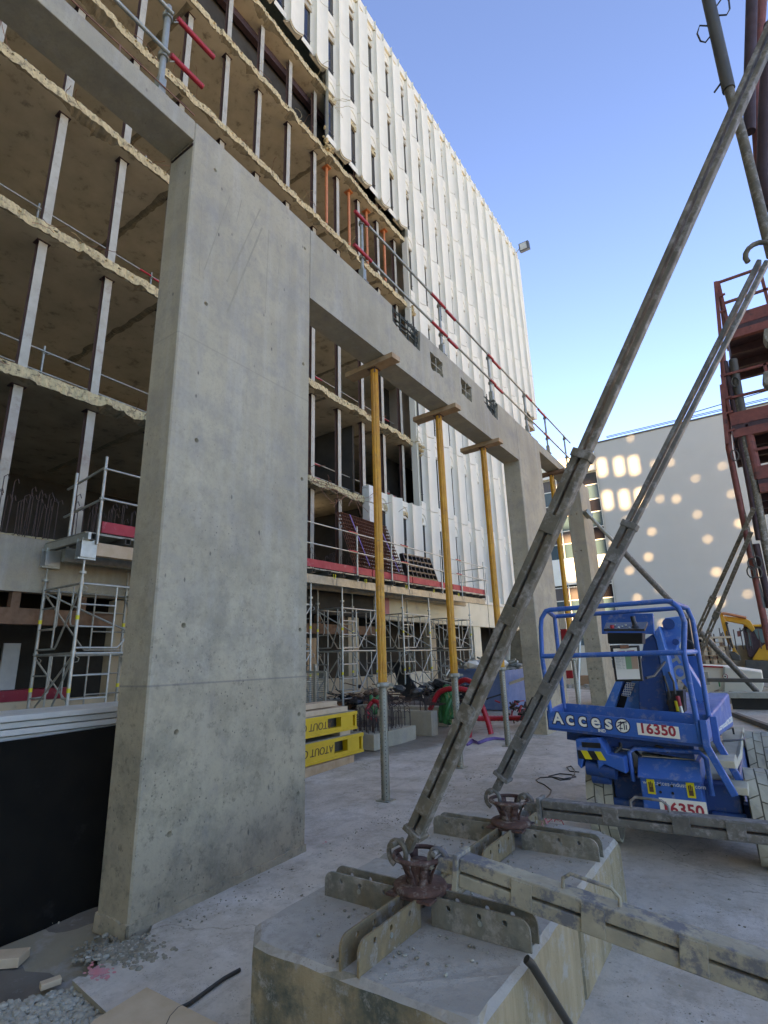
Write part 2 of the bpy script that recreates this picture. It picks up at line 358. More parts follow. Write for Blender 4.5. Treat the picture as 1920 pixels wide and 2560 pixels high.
simple('render_white', (.42,.42,.425), (.40,.40,.405), .3, .85, 0, .1, 20)
simple('blocker_render', (.58,.55,.50), (.52,.49,.44), .3, .9, 0, 0)
simple('grating_grey', (.30,.31,.31), (.22,.23,.23), 8, .55, .4, .2, 60)
simple('dark_steel', (.06,.06,.062), (.10,.098,.095), 6, .55, .3, .3, 50, (.22,.20,.17), (.6,.75), 5)
def glass(name, col, rough=.05, spec=.6):
    t = NT(name); t.bump(t.noise(.35, 2), .04, .05); return t.fin(col, rough, 0.0, spec)
glass('dark_glass', (.012,.010,.011)); glass('curtain_glass', (.05,.085,.09), .03, .9); glass('cab_glass', (.10,.17,.15), .05, .6); glass('brown_blind', (.10,.08,.065), .3, .4)
def emit(name, col, st):
    m = bpy.data.materials.new(name); m.use_nodes = True; b = m.node_tree.nodes['Principled BSDF']
    b.inputs['Base Color'].default_value = (*col, 1); b.inputs['Emission Color'].default_value = (*col, 1); b.inputs['Emission Strength'].default_value = st
    MAT[name] = m
emit('tube_light', (1, .98, .9), 3.0)

# ------------------------------------------------------------------ ground (the slab rises very slightly away from the viewer)
GS = 0.018
def gz(y): return GS * min(max(y - 1.5, 0), 21)
def atG(u, v, dz=0.0):
    r = ray(u, v); p = EYE + r * ((dz - EYE.z) / r.z)
    for _ in range(25):
        p = EYE + r * ((gz(p.y) + dz - EYE.z) / r.z)
    return p
def g3(x, y, dz=0.0): return Vector((x, y, gz(y) + dz))
def sheet(poly, dz, step=.5):
    """horizontal polygon that follows the ground"""
    bm = bmesh.new(); bm.faces.new([bm.verts.new((p[0], p[1], 0)) for p in poly])
    ys = [1.5 + step*4*i for i in range(0, 6)] + [22.5]
    for yv in ys:
        bmesh.ops.bisect_plane(bm, geom=bm.verts[:] + bm.edges[:] + bm.faces[:], plane_co=(0, yv, 0), plane_no=(0, 1, 0))
    mb = MB(); bm.verts.index_update()
    mb.add([(v.co.x, v.co.y, gz(v.co.y) + dz) for v in bm.verts], [[v.index for v in f.verts] if f.normal.z >= 0 else [v.index for v in reversed(f.verts)] for f in bm.faces])
    bm.free(); return mb
tag(sheet([(-400,-250),(400,-250),(400,700),(-400,700)], -.06).build('ground', MAT['far_soil']), kind='structure')
edge = [atG(180,2450), atG(196,2441), atG(215,2442), atG(236,2418), atG(262,2402), atG(282,2396), atG(300,2385), atG(330,2372), atG(372,2338)]
near = [atG(265,2530), atG(300,2600)]
slab_poly = [(p.x,p.y) for p in edge] + [(-3.62,2.5),(-3.62,3.1),(-12.0,3.1),(-12.0,21.5),(-6,21.3),(-4.4,19.8),(-2,17.2),(0,16.6),(4,16),(12,15),(14,45),(80,45),(80,-22),(-1.5,-22)] + [(near[1].x,near[1].y),(near[0].x,near[0].y)]  # far right part added out of view for warm bounce light
tag(sheet(slab_poly, 0).build('concrete_floor', MAT['slab_concrete']), kind='structure')
mb = MB()                                                       # broken edge of the slab
ep = [near[1], near[0]] + edge + [Vector((-3.6,2.5,0))]
for a, b in zip(ep, ep[1:]):
    mb.add([(a.x,a.y,gz(a.y)),(b.x,b.y,gz(b.y)),(b.x+.02,b.y+.01,-.07),(a.x+.02,a.y+.01,-.07)], [(0,3,2,1)])
tag(mb.build('slab_edge', MAT['plain_concrete']), kind='structure')
bm_pts = []
mb = MB(); n = 40                                               # soil beside the wall, uneven
xs = [-9 + i*.16 for i in range(41)]; ys = [-.6 + j*.14 for j in range(42)]
for j, y in enumerate(ys):
    for i, x in enumerate(xs): bm_pts.append((x, y, -.052 + .035*noise.noise((x*2.2, y*2.2, 0)) + .016*noise.noise((x*9, y*9, 3))))
fs = []
for j in range(len(ys)-1):
    for i in range(len(xs)-1):
        a = j*len(xs)+i; fs.append((a, a+1, a+len(xs)+1, a+len(xs)))
mb.add(bm_pts, fs, 0, True); tag(mb.build('soil', MAT['soil']), kind='structure')
def rock(mb, c, s, mi=0):
    c = Vector(c); t = (1 + 5**.5)/2
    vs = [(-1,t,0),(1,t,0),(-1,-t,0),(1,-t,0),(0,-1,t),(0,1,t),(0,-1,-t),(0,1,-t),(t,0,-1),(t,0,1),(-t,0,-1),(-t,0,1)]
    fs = [(0,11,5),(0,5,1),(0,1,7),(0,7,10),(0,10,11),(1,5,9),(5,11,4),(11,10,2),(10,7,6),(7,1,8),(3,9,4),(3,4,2),(3,2,6),(3,6,8),(3,8,9),(4,9,5),(2,4,11),(6,2,10),(8,6,7),(9,8,1)]
    sc = Vector((random.uniform(.6,1.3), random.uniform(.6,1.3), random.uniform(.4,.9)))*s*.55; rot = Matrix.Rotation(random.uniform(0,6.28), 3, 'Z')
    mb.add([c + rot @ Vector((v[0]*sc.x*random.uniform(.8,1.2), v[1]*sc.y, v[2]*sc.z)) for v in vs], fs, mi)
mb = MB()                                                       # gravel corner at the lower left
for _ in range(2600):
    u = random.uniform(-60, 290); v = random.uniform(2440, 2640)
    if v < 2475 + (180-u)*.24 or u > 170 + (v-2445)*1.05: continue
    p = atZ(u, v, -.04); rock(mb, (p.x, p.y, -.045 + random.uniform(0,.02)), random.uniform(.008,.024))
tag(mb.build('gravel', MAT['gravel']), kind='stuff')
mb = MB()                                                       # dark grit at the foot of the near pier
for _ in range(900):
    a = random.gauss(0, 1); p = atG(random.gauss(300, 42), 2372 + random.gauss(0, 17))
    if p.x < -3.61 and p.y > 2.31: continue
    rock(mb, (p.x, p.y, gz(p.y) + (.0 if p.x > -3.55 else -.03)), random.uniform(.005,.02), 0 if random.random() < .8 else 1)
tag(mb.build('grit', [MAT['dark_gravel'], MAT['gravel']]), kind='stuff')
mb = MB()                                                       # crumbs strewn on the slab
for _ in range(2600):
    r = random.random()
    if r < .45:
        y = random.uniform(2.3, 8); x = -3.55 + abs(random.gauss(0, .35))
    elif r < .7: x = random.uniform(-1.0, 2.0); y = random.uniform(1.2, 5.5)
    else: x = random.uniform(-4.5, 1.5); y = random.uniform(2, 13)
    if -2.25 < x < -.9 and 1.8 < y < 4.4: continue
    if noise.noise((x*1.7, y*1.7, 5)) + .6*noise.noise((x*6, y*6, 8)) < (.05 if x > -3.3 else -.1): continue
    rock(mb, (x, y, gz(y) + .001), random.choice((.002,.003,.004,.005,.006,.009)), 0 if random.random() < .55 else 1)
tag(mb.build('debris', [MAT['dark_gravel'], MAT['gravel']]), kind='stuff')
mb = MB()
for _ in range(700):                                            # lumps of broken ground beyond the slab
    x = random.uniform(-7, 3); y = 17 + abs(random.gauss(0, 3.0))
    if y < 21.2 - (x+6)*.75: continue
    rock(mb, (x, y, gz(y) - .06), random.choice((.04,.06,.09,.14,.2)) )
tag(mb.build('rubble', MAT['far_soil']), kind='stuff')
# ------------------------------------------------------------------ the new concrete frame
XF, XB = -3.60, -3.97
def chamfer_box(mb, y0, y1, z0, z1, x0=XB, x1=XF, c=.012):
    mb.prism([(x0+c,y0,z0),(x1-c,y0,z0),(x1,y0+c,z0),(x1,y1-c,z0),(x1-c,y1,z0),(x0+c,y1,z0),(x0,y1-c,z0),(x0,y0+c,z0)], (0,0,z1-z0)); return mb
fr = thing('concrete_portal_frame', 'tall new grey concrete frame of wide piers and beams before the old building', 'concrete frame', (-3.8, 2.3, 0))
pier = chamfer_box(MB(), 2.30, 3.94, -.05, 6.68).build('pier', MAT['wall_concrete'], fr)
cm = MB()
for z in (6.33, 4.80, 3.465, 1.94, 1.18, .52):
    for y in (2.555, 3.84): cm.tube([(XF-.14, y, z), (XF+.05, y, z)], .021, 12)
cut(pier, cm)
k = MB()                                                         # ragged lip left by the forms at the foot
pts = []; N = 90
def lip(path, nx, ny, zb):
    vs = []; fs = []
    for i, (x, y) in enumerate(path):
        h = .055 + .02*noise.noise((x*6, y*6, 1)) + .012*noise.noise((x*23, y*23, 2)); o = .008 + .008*abs(noise.noise((x*9, y*9, 5)))
        vs += [(x+nx*o*1.6, y+ny*o*1.6, zb(y)-.05), (x+nx*o, y+ny*o, zb(y)+h), (x-nx*.01, y-ny*.01, zb(y)+h+.004)]
    for i in range(len(path)-1):
        a = i*3; fs += [(a, a+3, a+4, a+1), (a+1, a+4, a+5, a+2)]
    return vs, fs
for path, nx, ny in (([(XF, 2.3 + 1.64*i/N) for i in range(N+1)], 1, 0), ([(XB + (XF-XB)*i/30, 2.3) for i in range(31)], 0, -1), ([(XB + (XF-XB)*i/20, 3.94) for i in range(21)], 0, 1)):
    vs, fs = lip(path, nx, ny, gz); k.add(vs, fs)
k.build('foot_lip', MAT['concrete'], fr)
for (u0,v0,u1,v1,wd) in ((651,522,560,720,.010),(655,570,560,800,.012),(672,575,662,800,.006),(575,490,505,690,.006),(505,500,497,705,.004),(700,640,690,740,.003),(604,500,590,560,.005)):
    p_ = atX(u0,v0,XF); q_ = atX(u1,v1,XF); m = MB(); N_ = 14
    for i in range(N_):
        a = p_.lerp(q_, i/N_); wv = wd*random.uniform(.35,1.2); m.v += [Vector((XF+.0012,a.y-wv,a.z)), Vector((XF+.0012,a.y+wv,a.z))]
        if i: m.f.append([2*i-2, 2*i-1, 2*i+1, 2*i]); m.m.append(0); m.sm.append(False)
    m.build('scrape_mark', MAT['scrape_grey'], fr)
k = MB()
for i in range(26):                                             # crumbled joint below the left beam on the pier's end
    x = XB + .03 + .33*i/26; k.box((x, 2.288, 6.405 - .004*noise.noise((i*.7,0,0))), (x+.018, 2.2995, 6.42 + .012*noise.noise((i*.9,3,0))))
k.build('joint_crust', MAT['rebar_steel'], fr)
beam = MB().box((XB+.002, 3.942, 5.72), (XF-.004, 10.658, 6.68)).build('beam', MAT['plain_concrete'], fr)
cm = MB()
def ragged(pts, amp, n=6):
    out = []
    for a, b in zip(pts, pts[1:] + pts[:1]):
        for i in range(n):
            t = i/n; y = a[0]+(b[0]-a[0])*t; z = a[1]+(b[1]-a[1])*t
            out.append((y + amp*noise.noise((y*14, z*14, 2)), z + amp*noise.noise((y*14, z*14, 9))))
    return out
def pocket(pts, amp, depth):
    cm.prism([(XF+.06, y, z) for y, z in ragged(pts, amp)], (-.06-depth, 0, 0))
H1 = [(6.83,6.16),(7.24,6.18),(7.25,6.45),(6.83,6.47)]; H2 = [(7.94,6.17),(8.37,6.17),(8.38,6.49),(7.95,6.5)]
pocket(H1, .035, .30); pocket(H2, .035, .30)
pocket([(5.72,6.42),(5.86,6.36),(6.12,6.31),(6.50,6.30),(6.54,6.75),(5.72,6.75)], .012, .26)
pocket([(8.96,6.42),(9.10,6.35),(9.32,6.29),(9.60,6.27),(9.70,6.75),(8.96,6.75)], .012, .26)
cut(beam, cm)
MB().box((XB, -7, 6.46), (XF-.002, 2.298, 6.69)).build('beam', MAT['plain_concrete'], fr, .006)
chamfer_box(MB(), 10.66, 12.20, -.05, 6.66).build('pier', MAT['concrete'], fr)
MB().box((XB, 12.202, 6.41), (XF-.002, 15.75, 6.64)).build('beam', MAT['plain_concrete'], fr, .006)
p3 = chamfer_box(MB(), 15.752, 16.9, -.05, 6.64, XB-.06, XF).build('pier', MAT['concrete'], fr)
cm = MB()
for z in (5.6, 4.5, 3.0, 2.0, 1.2, .95):
    for x in (-3.93, -3.78): cm.tube([(x, 15.7, z), (x, 15.86, z)], .022, 10)
cut(p3, cm)
rb = MB()                                                       # stirrups in the broken pockets and loops along the top
for y in (5.78, 5.98, 6.19, 6.4): rb.tube([(XF-.03, y, 6.26), (XF-.03, y, 6.70)], .009, 6); rb.tube([(XF-.2, y+.05, 6.26), (XF-.2, y+.05, 6.70)], .009, 6)
for z in (6.36, 6.47, 6.55, 6.66): rb.tube([(XF-.05, 5.70, z), (XF-.05, 6.58, z)], .011, 6); rb.tube([(XF-.17, 5.70, z-.03), (XF-.17, 6.58, z-.03)], .011, 6)
for i in range(9): y = 8.99 + i*.085; rb.tube([(XF-.02-.05*(i%2), y, 6.24), (XF-.02-.05*(i%2), y, 6.68)], .008, 6)
for z in (6.38, 6.5, 6.62): rb.tube([(XF-.06, 8.94, z), (XF-.06, 9.7, z)], .011, 6)
for i in range(14): y = 6.42+.14*random.random(); rb.tube([(XF-.02-.2*random.random(), y, 6.27), (XF-.03-.1*random.random(), y+.03, 6.45), (XF-.02-.2*random.random(), y+.04*random.random(), 6.71)], .007, 5)
for i in range(16): y = 9.5+.16*random.random(); rb.tube([(XF-.02-.2*random.random(), y, 6.25), (XF-.03-.1*random.random(), y+.02, 6.45), (XF-.02-.2*random.random(), y, 6.7)], .007, 5)
for y0, y1, z0, z1 in ((6.85,7.23,6.18,6.46), (7.95,8.37,6.18,6.49)):
    ym = (y0+y1)/2+.02; zm = (z0+z1)/2-.01
    rb.tube([(XF-.03, ym, z0-.03), (XF-.03, ym, z1+.03)], .008, 6, 1); rb.tube([(XF-.03, y0-.03, zm), (XF-.03, y1+.03, zm)], .008, 6, 1)
def loops(y0, y1, z, mi, pitch=.115):
    y = y0
    while y < y1:
        for xo in (XF-.05, XF-.3):
            h = random.uniform(.05, .085); rb.tube([(xo+.01, y, z-.02), (xo, y+.01, z+h*.7), (xo-.02, y+.035, z+h), (xo-.035, y+.06, z+h*.6), (xo-.03, y+.07, z-.02)], .008, 5, mi)
        y += pitch * random.uniform(.85, 1.15)
    for xo in (XF-.06, XF-.18, XF-.31): rb.tube([(xo, y0-.05, z+.03), (xo, y1+.05, z+.03)], .009, 5, mi)
loops(4.5, 8.9, 6.68, 0); loops(9.72, 10.5, 6.68, 0); loops(12.3, 15.7, 6.64, 0)
tag(rb.build('rebar', [MAT['rebar_green'], MAT['post_light']], fr), kind='stuff')
k = MB()
rb2 = [(XF-.03, y, 6.70) for y in (1.25, 1.6, 1.98, 2.25)]
for i in range(4):
    y = -1 + i*.85; k.tube([(XF-.03, y, 6.69), (XF-.03, y, 6.80)], .008, 5)
k.tube([(XF-.03, -3, 6.79), (XF-.03, 2.3, 6.79)], .007, 5); k.build('edge_wire', MAT['copper_wire'], fr)
# ------------------------------------------------------------------ guard rails on the new frame
def coupler(mb, c, axis, r=.05, mi=0):
    c = Vector(c); a = Vector(axis).normalized(); mb.tube([c - a*.022, c + a*.022], r, 10, mi)
def guard_rail(label, cat, group, posts, rails, sleeves, zb, x, zt=None, mats=('galvanised','red_plastic'), foot=True, r=.024, fr_y=None):
    """posts: y list; rails: (z, y0, y1); sleeves: (z, y0, y1)"""
    t = thing('guard_rail', label, cat, (x, posts[0], zb), group)
    for y in posts:
        m = MB().tube([(x, y, zb), (x, y, zt)], r, 10)
        if foot: m.box((x-.07, y-.05, zb), (x+.07, y+.05, zb+.012)); m.box((x-.04, y-.035, zb), (x+.04, y+.035, zb+.22))
        for z, a, b in rails:
            if a - .1 <= y <= b + .1: coupler(m, (x, y, z-.02), (0,0,1), r+.018); m.tube([(x+.03, y+.05, z-.05), (x+.05, y+.08, z-.03), (x+.05, y+.1, z), (x+.03, y+.06, z)], .006, 5)
        m.build('post', MAT[mats[0]], t)
    for z, a, b in rails: MB().tube([(x+r+.024, a, z), (x+r+.024, b, z)], .02, 10).build('rail', MAT[mats[0]], t)
    for z, a, b in sleeves: MB().tube([(x+r+.026, a, z), (x+r+.026, b, z)], .027, 10).build('sleeve', MAT[mats[1]], t)
    return t
guard_rail('guard rail with bright red rail ends above the concrete beam at top left', 'guard rail', 'guard rails on the new concrete frame',
    [-.6, 1.96], [(7.74,-3,1.98),(7.22,-3,1.98)], [(7.74,2.03,2.46),(7.22,2.0,2.36)], 6.69, -3.68, 7.86, r=.03)
t = guard_rail('long guard rail with red sleeves along the main concrete beam to the far pier', 'guard rail', 'guard rails on the new concrete frame',
    [5.10, 7.42, 9.56, 11.70, 13.26, 15.03], [(7.73,4.95,15.5),(7.14,4.9,15.2)],
    [(7.73,4.88,5.2),(7.14,4.85,5.25),(7.73,7.05,7.55),(7.14,7.0,7.55),(7.70,7.6,7.95),(7.11,7.6,7.95),(7.73,9.45,9.7),(7.14,9.45,9.72),(7.70,9.7,10.1),(7.11,9.7,10.1),(7.73,11.7,12.1),(7.70,12.6,13.2),(7.14,12.9,13.3)], 6.70, -3.68, 7.84)
# ------------------------------------------------------------------ old office building
bl = thing('office_building', 'old multi-storey office building, half stripped to bare slabs, half clad in white finned concrete panels', 'building', (-10.6, 2, 0))
XS = -10.6
FLOORS = [4.0, 7.22, 10.57, 14.05, 17.42, 21.0, 24.15, 27.6, 31.0]
def old_slab(z, y0, y1, mat, yend_lip=None, th=.26):
    MB().box((-21, y0, z-th), (XS-.62, y1, z)).build('floor_slab', [mat], bl)
    if y1 > 18.7: MB().box((XS-.62, 18.62, z-th), (XS-.05, y1, z)).build('floor_slab', [mat], bl)
    # torn edge: upright broken face, spalled away to differing depths underneath
    m = MB(); n = int((min(y1, 18.62) - y0)/.055); rows = []; rnd = lambda: random.uniform(-1, 1)
    for i in range(n+1):
        y = y0 + i*.055
        a = noise.noise((y*.8, z, 0)); b = noise.noise((y*2.7, z, 4)); c = noise.noise((y*8, z, 7)); st = noise.cell((y*2.3, z, 1)) - .5
        e = .03*a + .03*b + .03*st + .016*rnd(); sp = min(1, max(0, .25 + 1.1*b + .9*a + .5*st)); dp = .06 + .38*sp*(.6+.8*abs(c))
        zb_ = z - th*(.98 - .36*sp) + .016*rnd(); f1 = .02*c + .008*rnd()
        rows.append([(XS-.62, y, z), (XS-.05+e, y, z+.004+.01*c), (XS+e+f1, y, z-.015), (XS+e+.012*rnd(), y, (z+zb_)/2+.02*c), (XS+e-.01+.012*rnd(), y, zb_), (XS+e-.02-dp*.45, y, zb_*.5+(z-th)*.5+.018*rnd()*sp), (XS-.02-dp, y, z-th-.001), (XS-.62, y, z-th)])
    vs = [p for r in rows for p in r]; k = 8
    m.v = [Vector(v) for v in vs]
    for i in range(n):
        for j in range(k-1):
            m.f.append([i*k+j, (i+1)*k+j, (i+1)*k+j+1, i*k+j+1]); m.m.append((2,0,0,0,1,1,2)[j]); m.sm.append(False)
    for i in range(int(n*.35)):
        y = random.uniform(y0, min(y1, 18.4)); rock(m, (XS-.02, y, z-random.uniform(.03,th*.5)), random.uniform(.015,.04), random.choice((0,0,1)))
    m.build('broken_edge', [MAT['broken_concrete'], MAT['broken_grey'], mat], bl)
for i, z in enumerate(FLOORS):
    y0 = -9
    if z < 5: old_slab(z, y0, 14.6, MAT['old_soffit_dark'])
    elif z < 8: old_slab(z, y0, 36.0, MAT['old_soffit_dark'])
    elif z < 25: old_slab(z, y0, 35.6, MAT['old_soffit'])
    else: MB().box((-21, y0, z-.26), (XS-.05, 35.6, z)).build('floor_slab', MAT['old_soffit'], bl)
for z in FLOORS[1:6]:                                           # scars of removed cross walls on the soffits
    for yb in (6.35, 12.6, 15.9):
        m = MB(); x = XS - .15; pts = []
        while x > -15.5:
            wv = .07 + .08*abs(noise.noise((x*2.4, yb, z))); yc = yb + .05*noise.noise((x*3.1, z, 1))
            pts.append((x, yc, wv)); x -= .08
        for (xa, ya, wa), (xb, yb2, wb) in zip(pts, pts[1:]):
            d = .02 + .03*abs(noise.noise((xa*9, z, 8)))
            m.add([(xa, ya-wa, z-.261), (xa, ya, z-.265-d), (xa, ya+wa, z-.261), (xb, yb2-wb, z-.261), (xb, yb2, z-.265-d), (xb, yb2+wb, z-.261)], [(0,1,4,3), (1,2,5,4)])
        m.build('soffit_scar', MAT['broken_grey'], bl)
# inner walls
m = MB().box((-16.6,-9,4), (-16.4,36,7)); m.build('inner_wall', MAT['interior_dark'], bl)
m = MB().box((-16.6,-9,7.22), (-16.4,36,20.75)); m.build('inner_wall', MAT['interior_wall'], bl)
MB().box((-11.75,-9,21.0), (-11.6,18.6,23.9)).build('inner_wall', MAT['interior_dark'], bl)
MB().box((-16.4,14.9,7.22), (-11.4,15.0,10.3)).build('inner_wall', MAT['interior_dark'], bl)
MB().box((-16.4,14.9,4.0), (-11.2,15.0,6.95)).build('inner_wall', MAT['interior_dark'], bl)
MB().box((-16.4,18.95,10.57), (-10.9,19.1,20.75)).build('inner_wall', MAT['interior_wall'], bl)
MB().box((-21,35.6,17.5), (-10.75,35.75,32.2)).build('end_wall', MAT['facade_white'], bl)
MB().box((-21,32.9,0), (-10.75,33.05,17.3)).build('end_wall', MAT['facade_white'], bl)
MB().box((-21.2,-9,0), (-21,36,32)).build('rear_wall', MAT['facade_white'], bl)
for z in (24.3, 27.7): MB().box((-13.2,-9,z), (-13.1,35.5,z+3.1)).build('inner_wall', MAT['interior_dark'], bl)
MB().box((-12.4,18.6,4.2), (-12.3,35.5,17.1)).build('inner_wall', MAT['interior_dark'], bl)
MB().box((-21,-9,31.02), (-10.8,35.7,31.3)).build('roof', MAT['facade_white'], bl)
MB().box((-11.5,-9,23.55), (-11.3,18.5,23.88)).build('edge_girder', MAT['formwork_dark'], bl)
# steel posts on the slab edges (one mesh for each height, shared)
def post_mesh(h):
    m = MB(); w = .165; d = .16
    m.box((-d/2, -w/2, 0), (-d/2+.012, w/2, h-.014), 1); m.box((d/2-.012, -w/2, 0), (d/2, w/2, h-.014), 0)
    m.box((-d/2+.012, -.005, 0), (d/2-.012, .005, h-.014), 1)
    return m.mesh('steel_post', [MAT['post_light'], MAT['post_rust']])
hp = MB().box((-.11,-.13,-.014), (.11,.13,0))
for sx in (-.07,.07):
    for sy in (-.1,.1): hp.tube([(sx,sy,-.03),(sx,sy,-.012)], .012, 6)
hp = hp.mesh('head_plate', MAT['formwork_dark'])
for (z, ztop), yrange in (((4.0,6.96),(-4,10)), ((7.22,10.31),(-4,11)), ((10.57,13.79),(-4,11)), ((14.05,17.16),(-4,11)), ((17.42,20.74),(-4,11)), ((21.0,23.89),(-4,10))):
    me = post_mesh(ztop - z)
    for n in range(*yrange):
        y = 3.72 + 1.408*n + .04*noise.noise((n*3.3, z, 0))
        if z < 5 and y > 14.3: continue
        if z < 8 and z > 5 and y > 17.9: continue
        p = inst('steel_post', me, bl, (XS-.42, y, z)); ORG[p.name] = Vector((XS-.42, y, z))
        if z < 20.5: inst('head_plate', hp, p, (XS-.42, y, ztop))
# cut rebar and wires trailing from the slab edges
m = MB()
def curl(c, n, r, mi):
    p = Vector(c); pts = [p.copy()]; d = Vector((random.uniform(.1,.7), random.uniform(-.8,.8), random.uniform(-.5,.5))).normalized()
    for _ in range(n):
        d = (d + Vector((random.uniform(-.5,.5), random.uniform(-.7,.7), random.uniform(-.8,.45)))*.6).normalized(); p = p + d*random.uniform(.08,.16); pts.append(p.copy())
    m.tube(pts, r, 5, mi)
for z in FLOORS[1:6]:
    for _ in range(22): curl((XS+.03, random.uniform(2, 18), z - random.uniform(.02,.22)), random.randint(3,7), .006, random.choice((0,0,1)))
for _ in range(26): curl((XS+.03, random.uniform(10.8, 14.4), 7.0), random.randint(5,9), .008, 0)
for _ in range(14): curl((XS+.05, 18.3, 10.3 + random.uniform(-.2,.3)), random.randint(3,6), .007, 1)
for _ in range(10): curl((XS+.05, random.uniform(11.9, 13), 24 + random.uniform(-.5,.2)), random.randint(4,7), .008, 1)
tag(m.build('cut_rebar', [MAT['copper_wire'], MAT['broken_concrete']], bl), kind='stuff')
m = MB()
for zc, yc in ((10.35,18.45), (21.2,12.5), (17.1,18.4), (13.8,18.4)):
    for _ in range(26): rock(m, (XS+.06+random.gauss(0,.06), yc+random.gauss(0,.13), zc+random.gauss(0,.16)), random.uniform(.03,.10))
tag(m.build('broken_corner', MAT['broken_concrete'], bl), kind='stuff')
# white finned panels: one window bay each
PW, PH = 1.46, 3.47
def panel_mesh():
    m = MB(); A = .78; g = -.25
    def concave(y0, x0, y1, x1, sag, n):      # plan curve
        out = []
        for i in range(n+1):
            t = i/n; s = math.sin(math.pi*t)*sag; L = math.hypot(y1-y0, x1-x0); out.append((y0+(y1-y0)*t + s*(x1-x0)/L, x0+(x1-x0)*t - s*(y1-y0)/L))
        return out
    back = [(0,.03), (.012,-.03), (.05,-.17), (.15, g)]
    jamb = concave(.645, g, A, 0.0, .035, 6)
    trough = concave(A, 0.0, PW, .03, .11, 8)
    def strip(pl, z0, z1):
        vs = [(x, y, z) for z in (z0, z1) for y, x in pl]; n = len(pl)
        m.add(vs, [(i, i+1, n+i+1, n+i) for i in range(n-1)], 0, True)
    # splayed jambs and trough run full height (joint grooves 14 mm)
    strip(back, .03, PH); strip(jamb, .03, PH); strip(trough, .03, PH)
    bot = trough + [(PW, -.3), (A, -.3)]; m.add([(x, y, .03) for y, x in bot], [tuple(range(len(bot)))])
    m.add([(x, y, .03) for y, x in jamb] + [(-.3, A, .03), (-.3, .645, .03)], [tuple(range(len(jamb)+2))])
    m.add([(x-.05, y, z) for z in (-.012, .04) for y, x in jamb[2:] + trough], [(i, i+1, len(jamb[2:]+trough)+i+1, len(jamb[2:]+trough)+i) for i in range(len(jamb[2:]+trough)-1)])
    # sill block below the window, hood with an arched head above it
    yl, yr = .06, .70; xf = -.15; zsp = 2.80
    m.add([(xf,yl,.012),(xf,yr,.012),(xf,yr,.30),(xf,yl,.30),(g,.12,.40),(g,.655,.40)], [(0,1,2,3),(3,2,5,4)])
    N = 14; arch = []
    for i in range(N+1):
        a = math.pi*(1 - i/N); arch.append((.385 + .325*math.cos(a), zsp + .46*math.sin(a)))
    top = [(y, PH) for y, z in arch]
    m.add([(xf, y, z) for y, z in arch] + [(xf, y, z) for y, z in top], [(i, i+1, N+2+i, N+1+i) for i in range(N)])
    xb_ = g + .06; inner = [(.385 + .9*(y-.385), zsp + .93*(z-zsp)) for y, z in arch]
    m.add([(xf, y, z) for y, z in arch] + [(xb_, y, z) for y, z in inner], [(i, N+1+i, N+2+i, i+1) for i in range(N)])
    m.add([(xb_, y, z) for y, z in inner], [tuple(range(N, -1, -1))])
    m.add([(xb_,.05,zsp),(xb_,.70,zsp),(g-.03,.70,zsp),(g-.03,.05,zsp)], [(0,3,2,1)])
    m.add([(xf,.07,PH),(xf,.69,PH),(-.4,.69,PH),(-.4,.07,PH)], [(0,1,2,3)])
    return m.mesh('facade_panel', MAT['facade_white'])
PM = panel_mesh()
wm = MB(); wm.box((-.28,.12,.36), (-.265,.66,2.80), 0); wm.tube([(-.23,.14,.72),(-.23,.66,.72)], .010, 6, 1)
WM = wm.mesh('window', [MAT['dark_glass'], MAT['brown_blind']])
XP = -10.45
for kz in range(8):
    z0 = 4.15 + PH*kz
    lo, hi = {0:(1,12), 1:(3,12), 2:(3,12), 3:(3,12), 4:(3,14), 5:(-1,14), 6:(-6,14), 7:(-6,14)}[kz]
    for n in range(lo, hi+1):
        y = 13.84 + PW*n
        if y < 6.5: continue
        p = inst('facade_panel', PM, bl, (XP, y, z0)); ORG[p.name] = Vector((XP, y, z0))
        inst('window', WM, p, (XP, y, z0))
# bare panel edges where the stripping stopped
MB().box((-10.75,18.16,7.5), (-10.47,18.30,21.0)).build('panel_edge', MAT['facade_white'], bl)
m = MB()
for i in range(22): m.box((-10.72, 14.55+.03*noise.noise((i,0,0)), 4.2+i*.155), (-10.42+.05*noise.noise((i*.8,2,0)), 15.3, 4.2+(i+1)*.155))
m.build('panel_edge', MAT['white_panel'], bl)
MB().box((-10.7,15.3,4.02), (-10.5,33,4.15)).build('string_course', MAT['facade_white'], bl)
# parapet
MB().box((-10.75,6.3,31.91), (-10.5,35.74,32.45)).build('parapet', MAT['facade_white'], bl)
fins = MB()
capm = MB().prism([(0,0,0),(.16,-.13,0),(-.12,-.16,0)], (0,0,.55)); capm = capm.mesh('parapet_fin', MAT['facade_white'])
stub = MB().tube([(0,0,0),(0,0,.2)], .03, 6).box((-.05,-.05,.0),(.05,.05,.06)).mesh('rail_post', MAT['white_paint'])
rl = MB()
for hh in (.1, .21): rl.tube([(-10.6,6.3,32.45+hh),(-10.6,35.7,32.45+hh)], .018, 6)
rl = rl.build('parapet_rail', MAT['galvanised'], bl)
for n in range(-5, 15):
    y = 13.84 + PW*n
    for yo in (0, .78):
        q = MB()
        inst('parapet_fin', capm, bl, (XP-.12, y+yo+.08, 31.91))
        inst('rail_post', stub, rl, (-10.6, y+yo, 32.45))
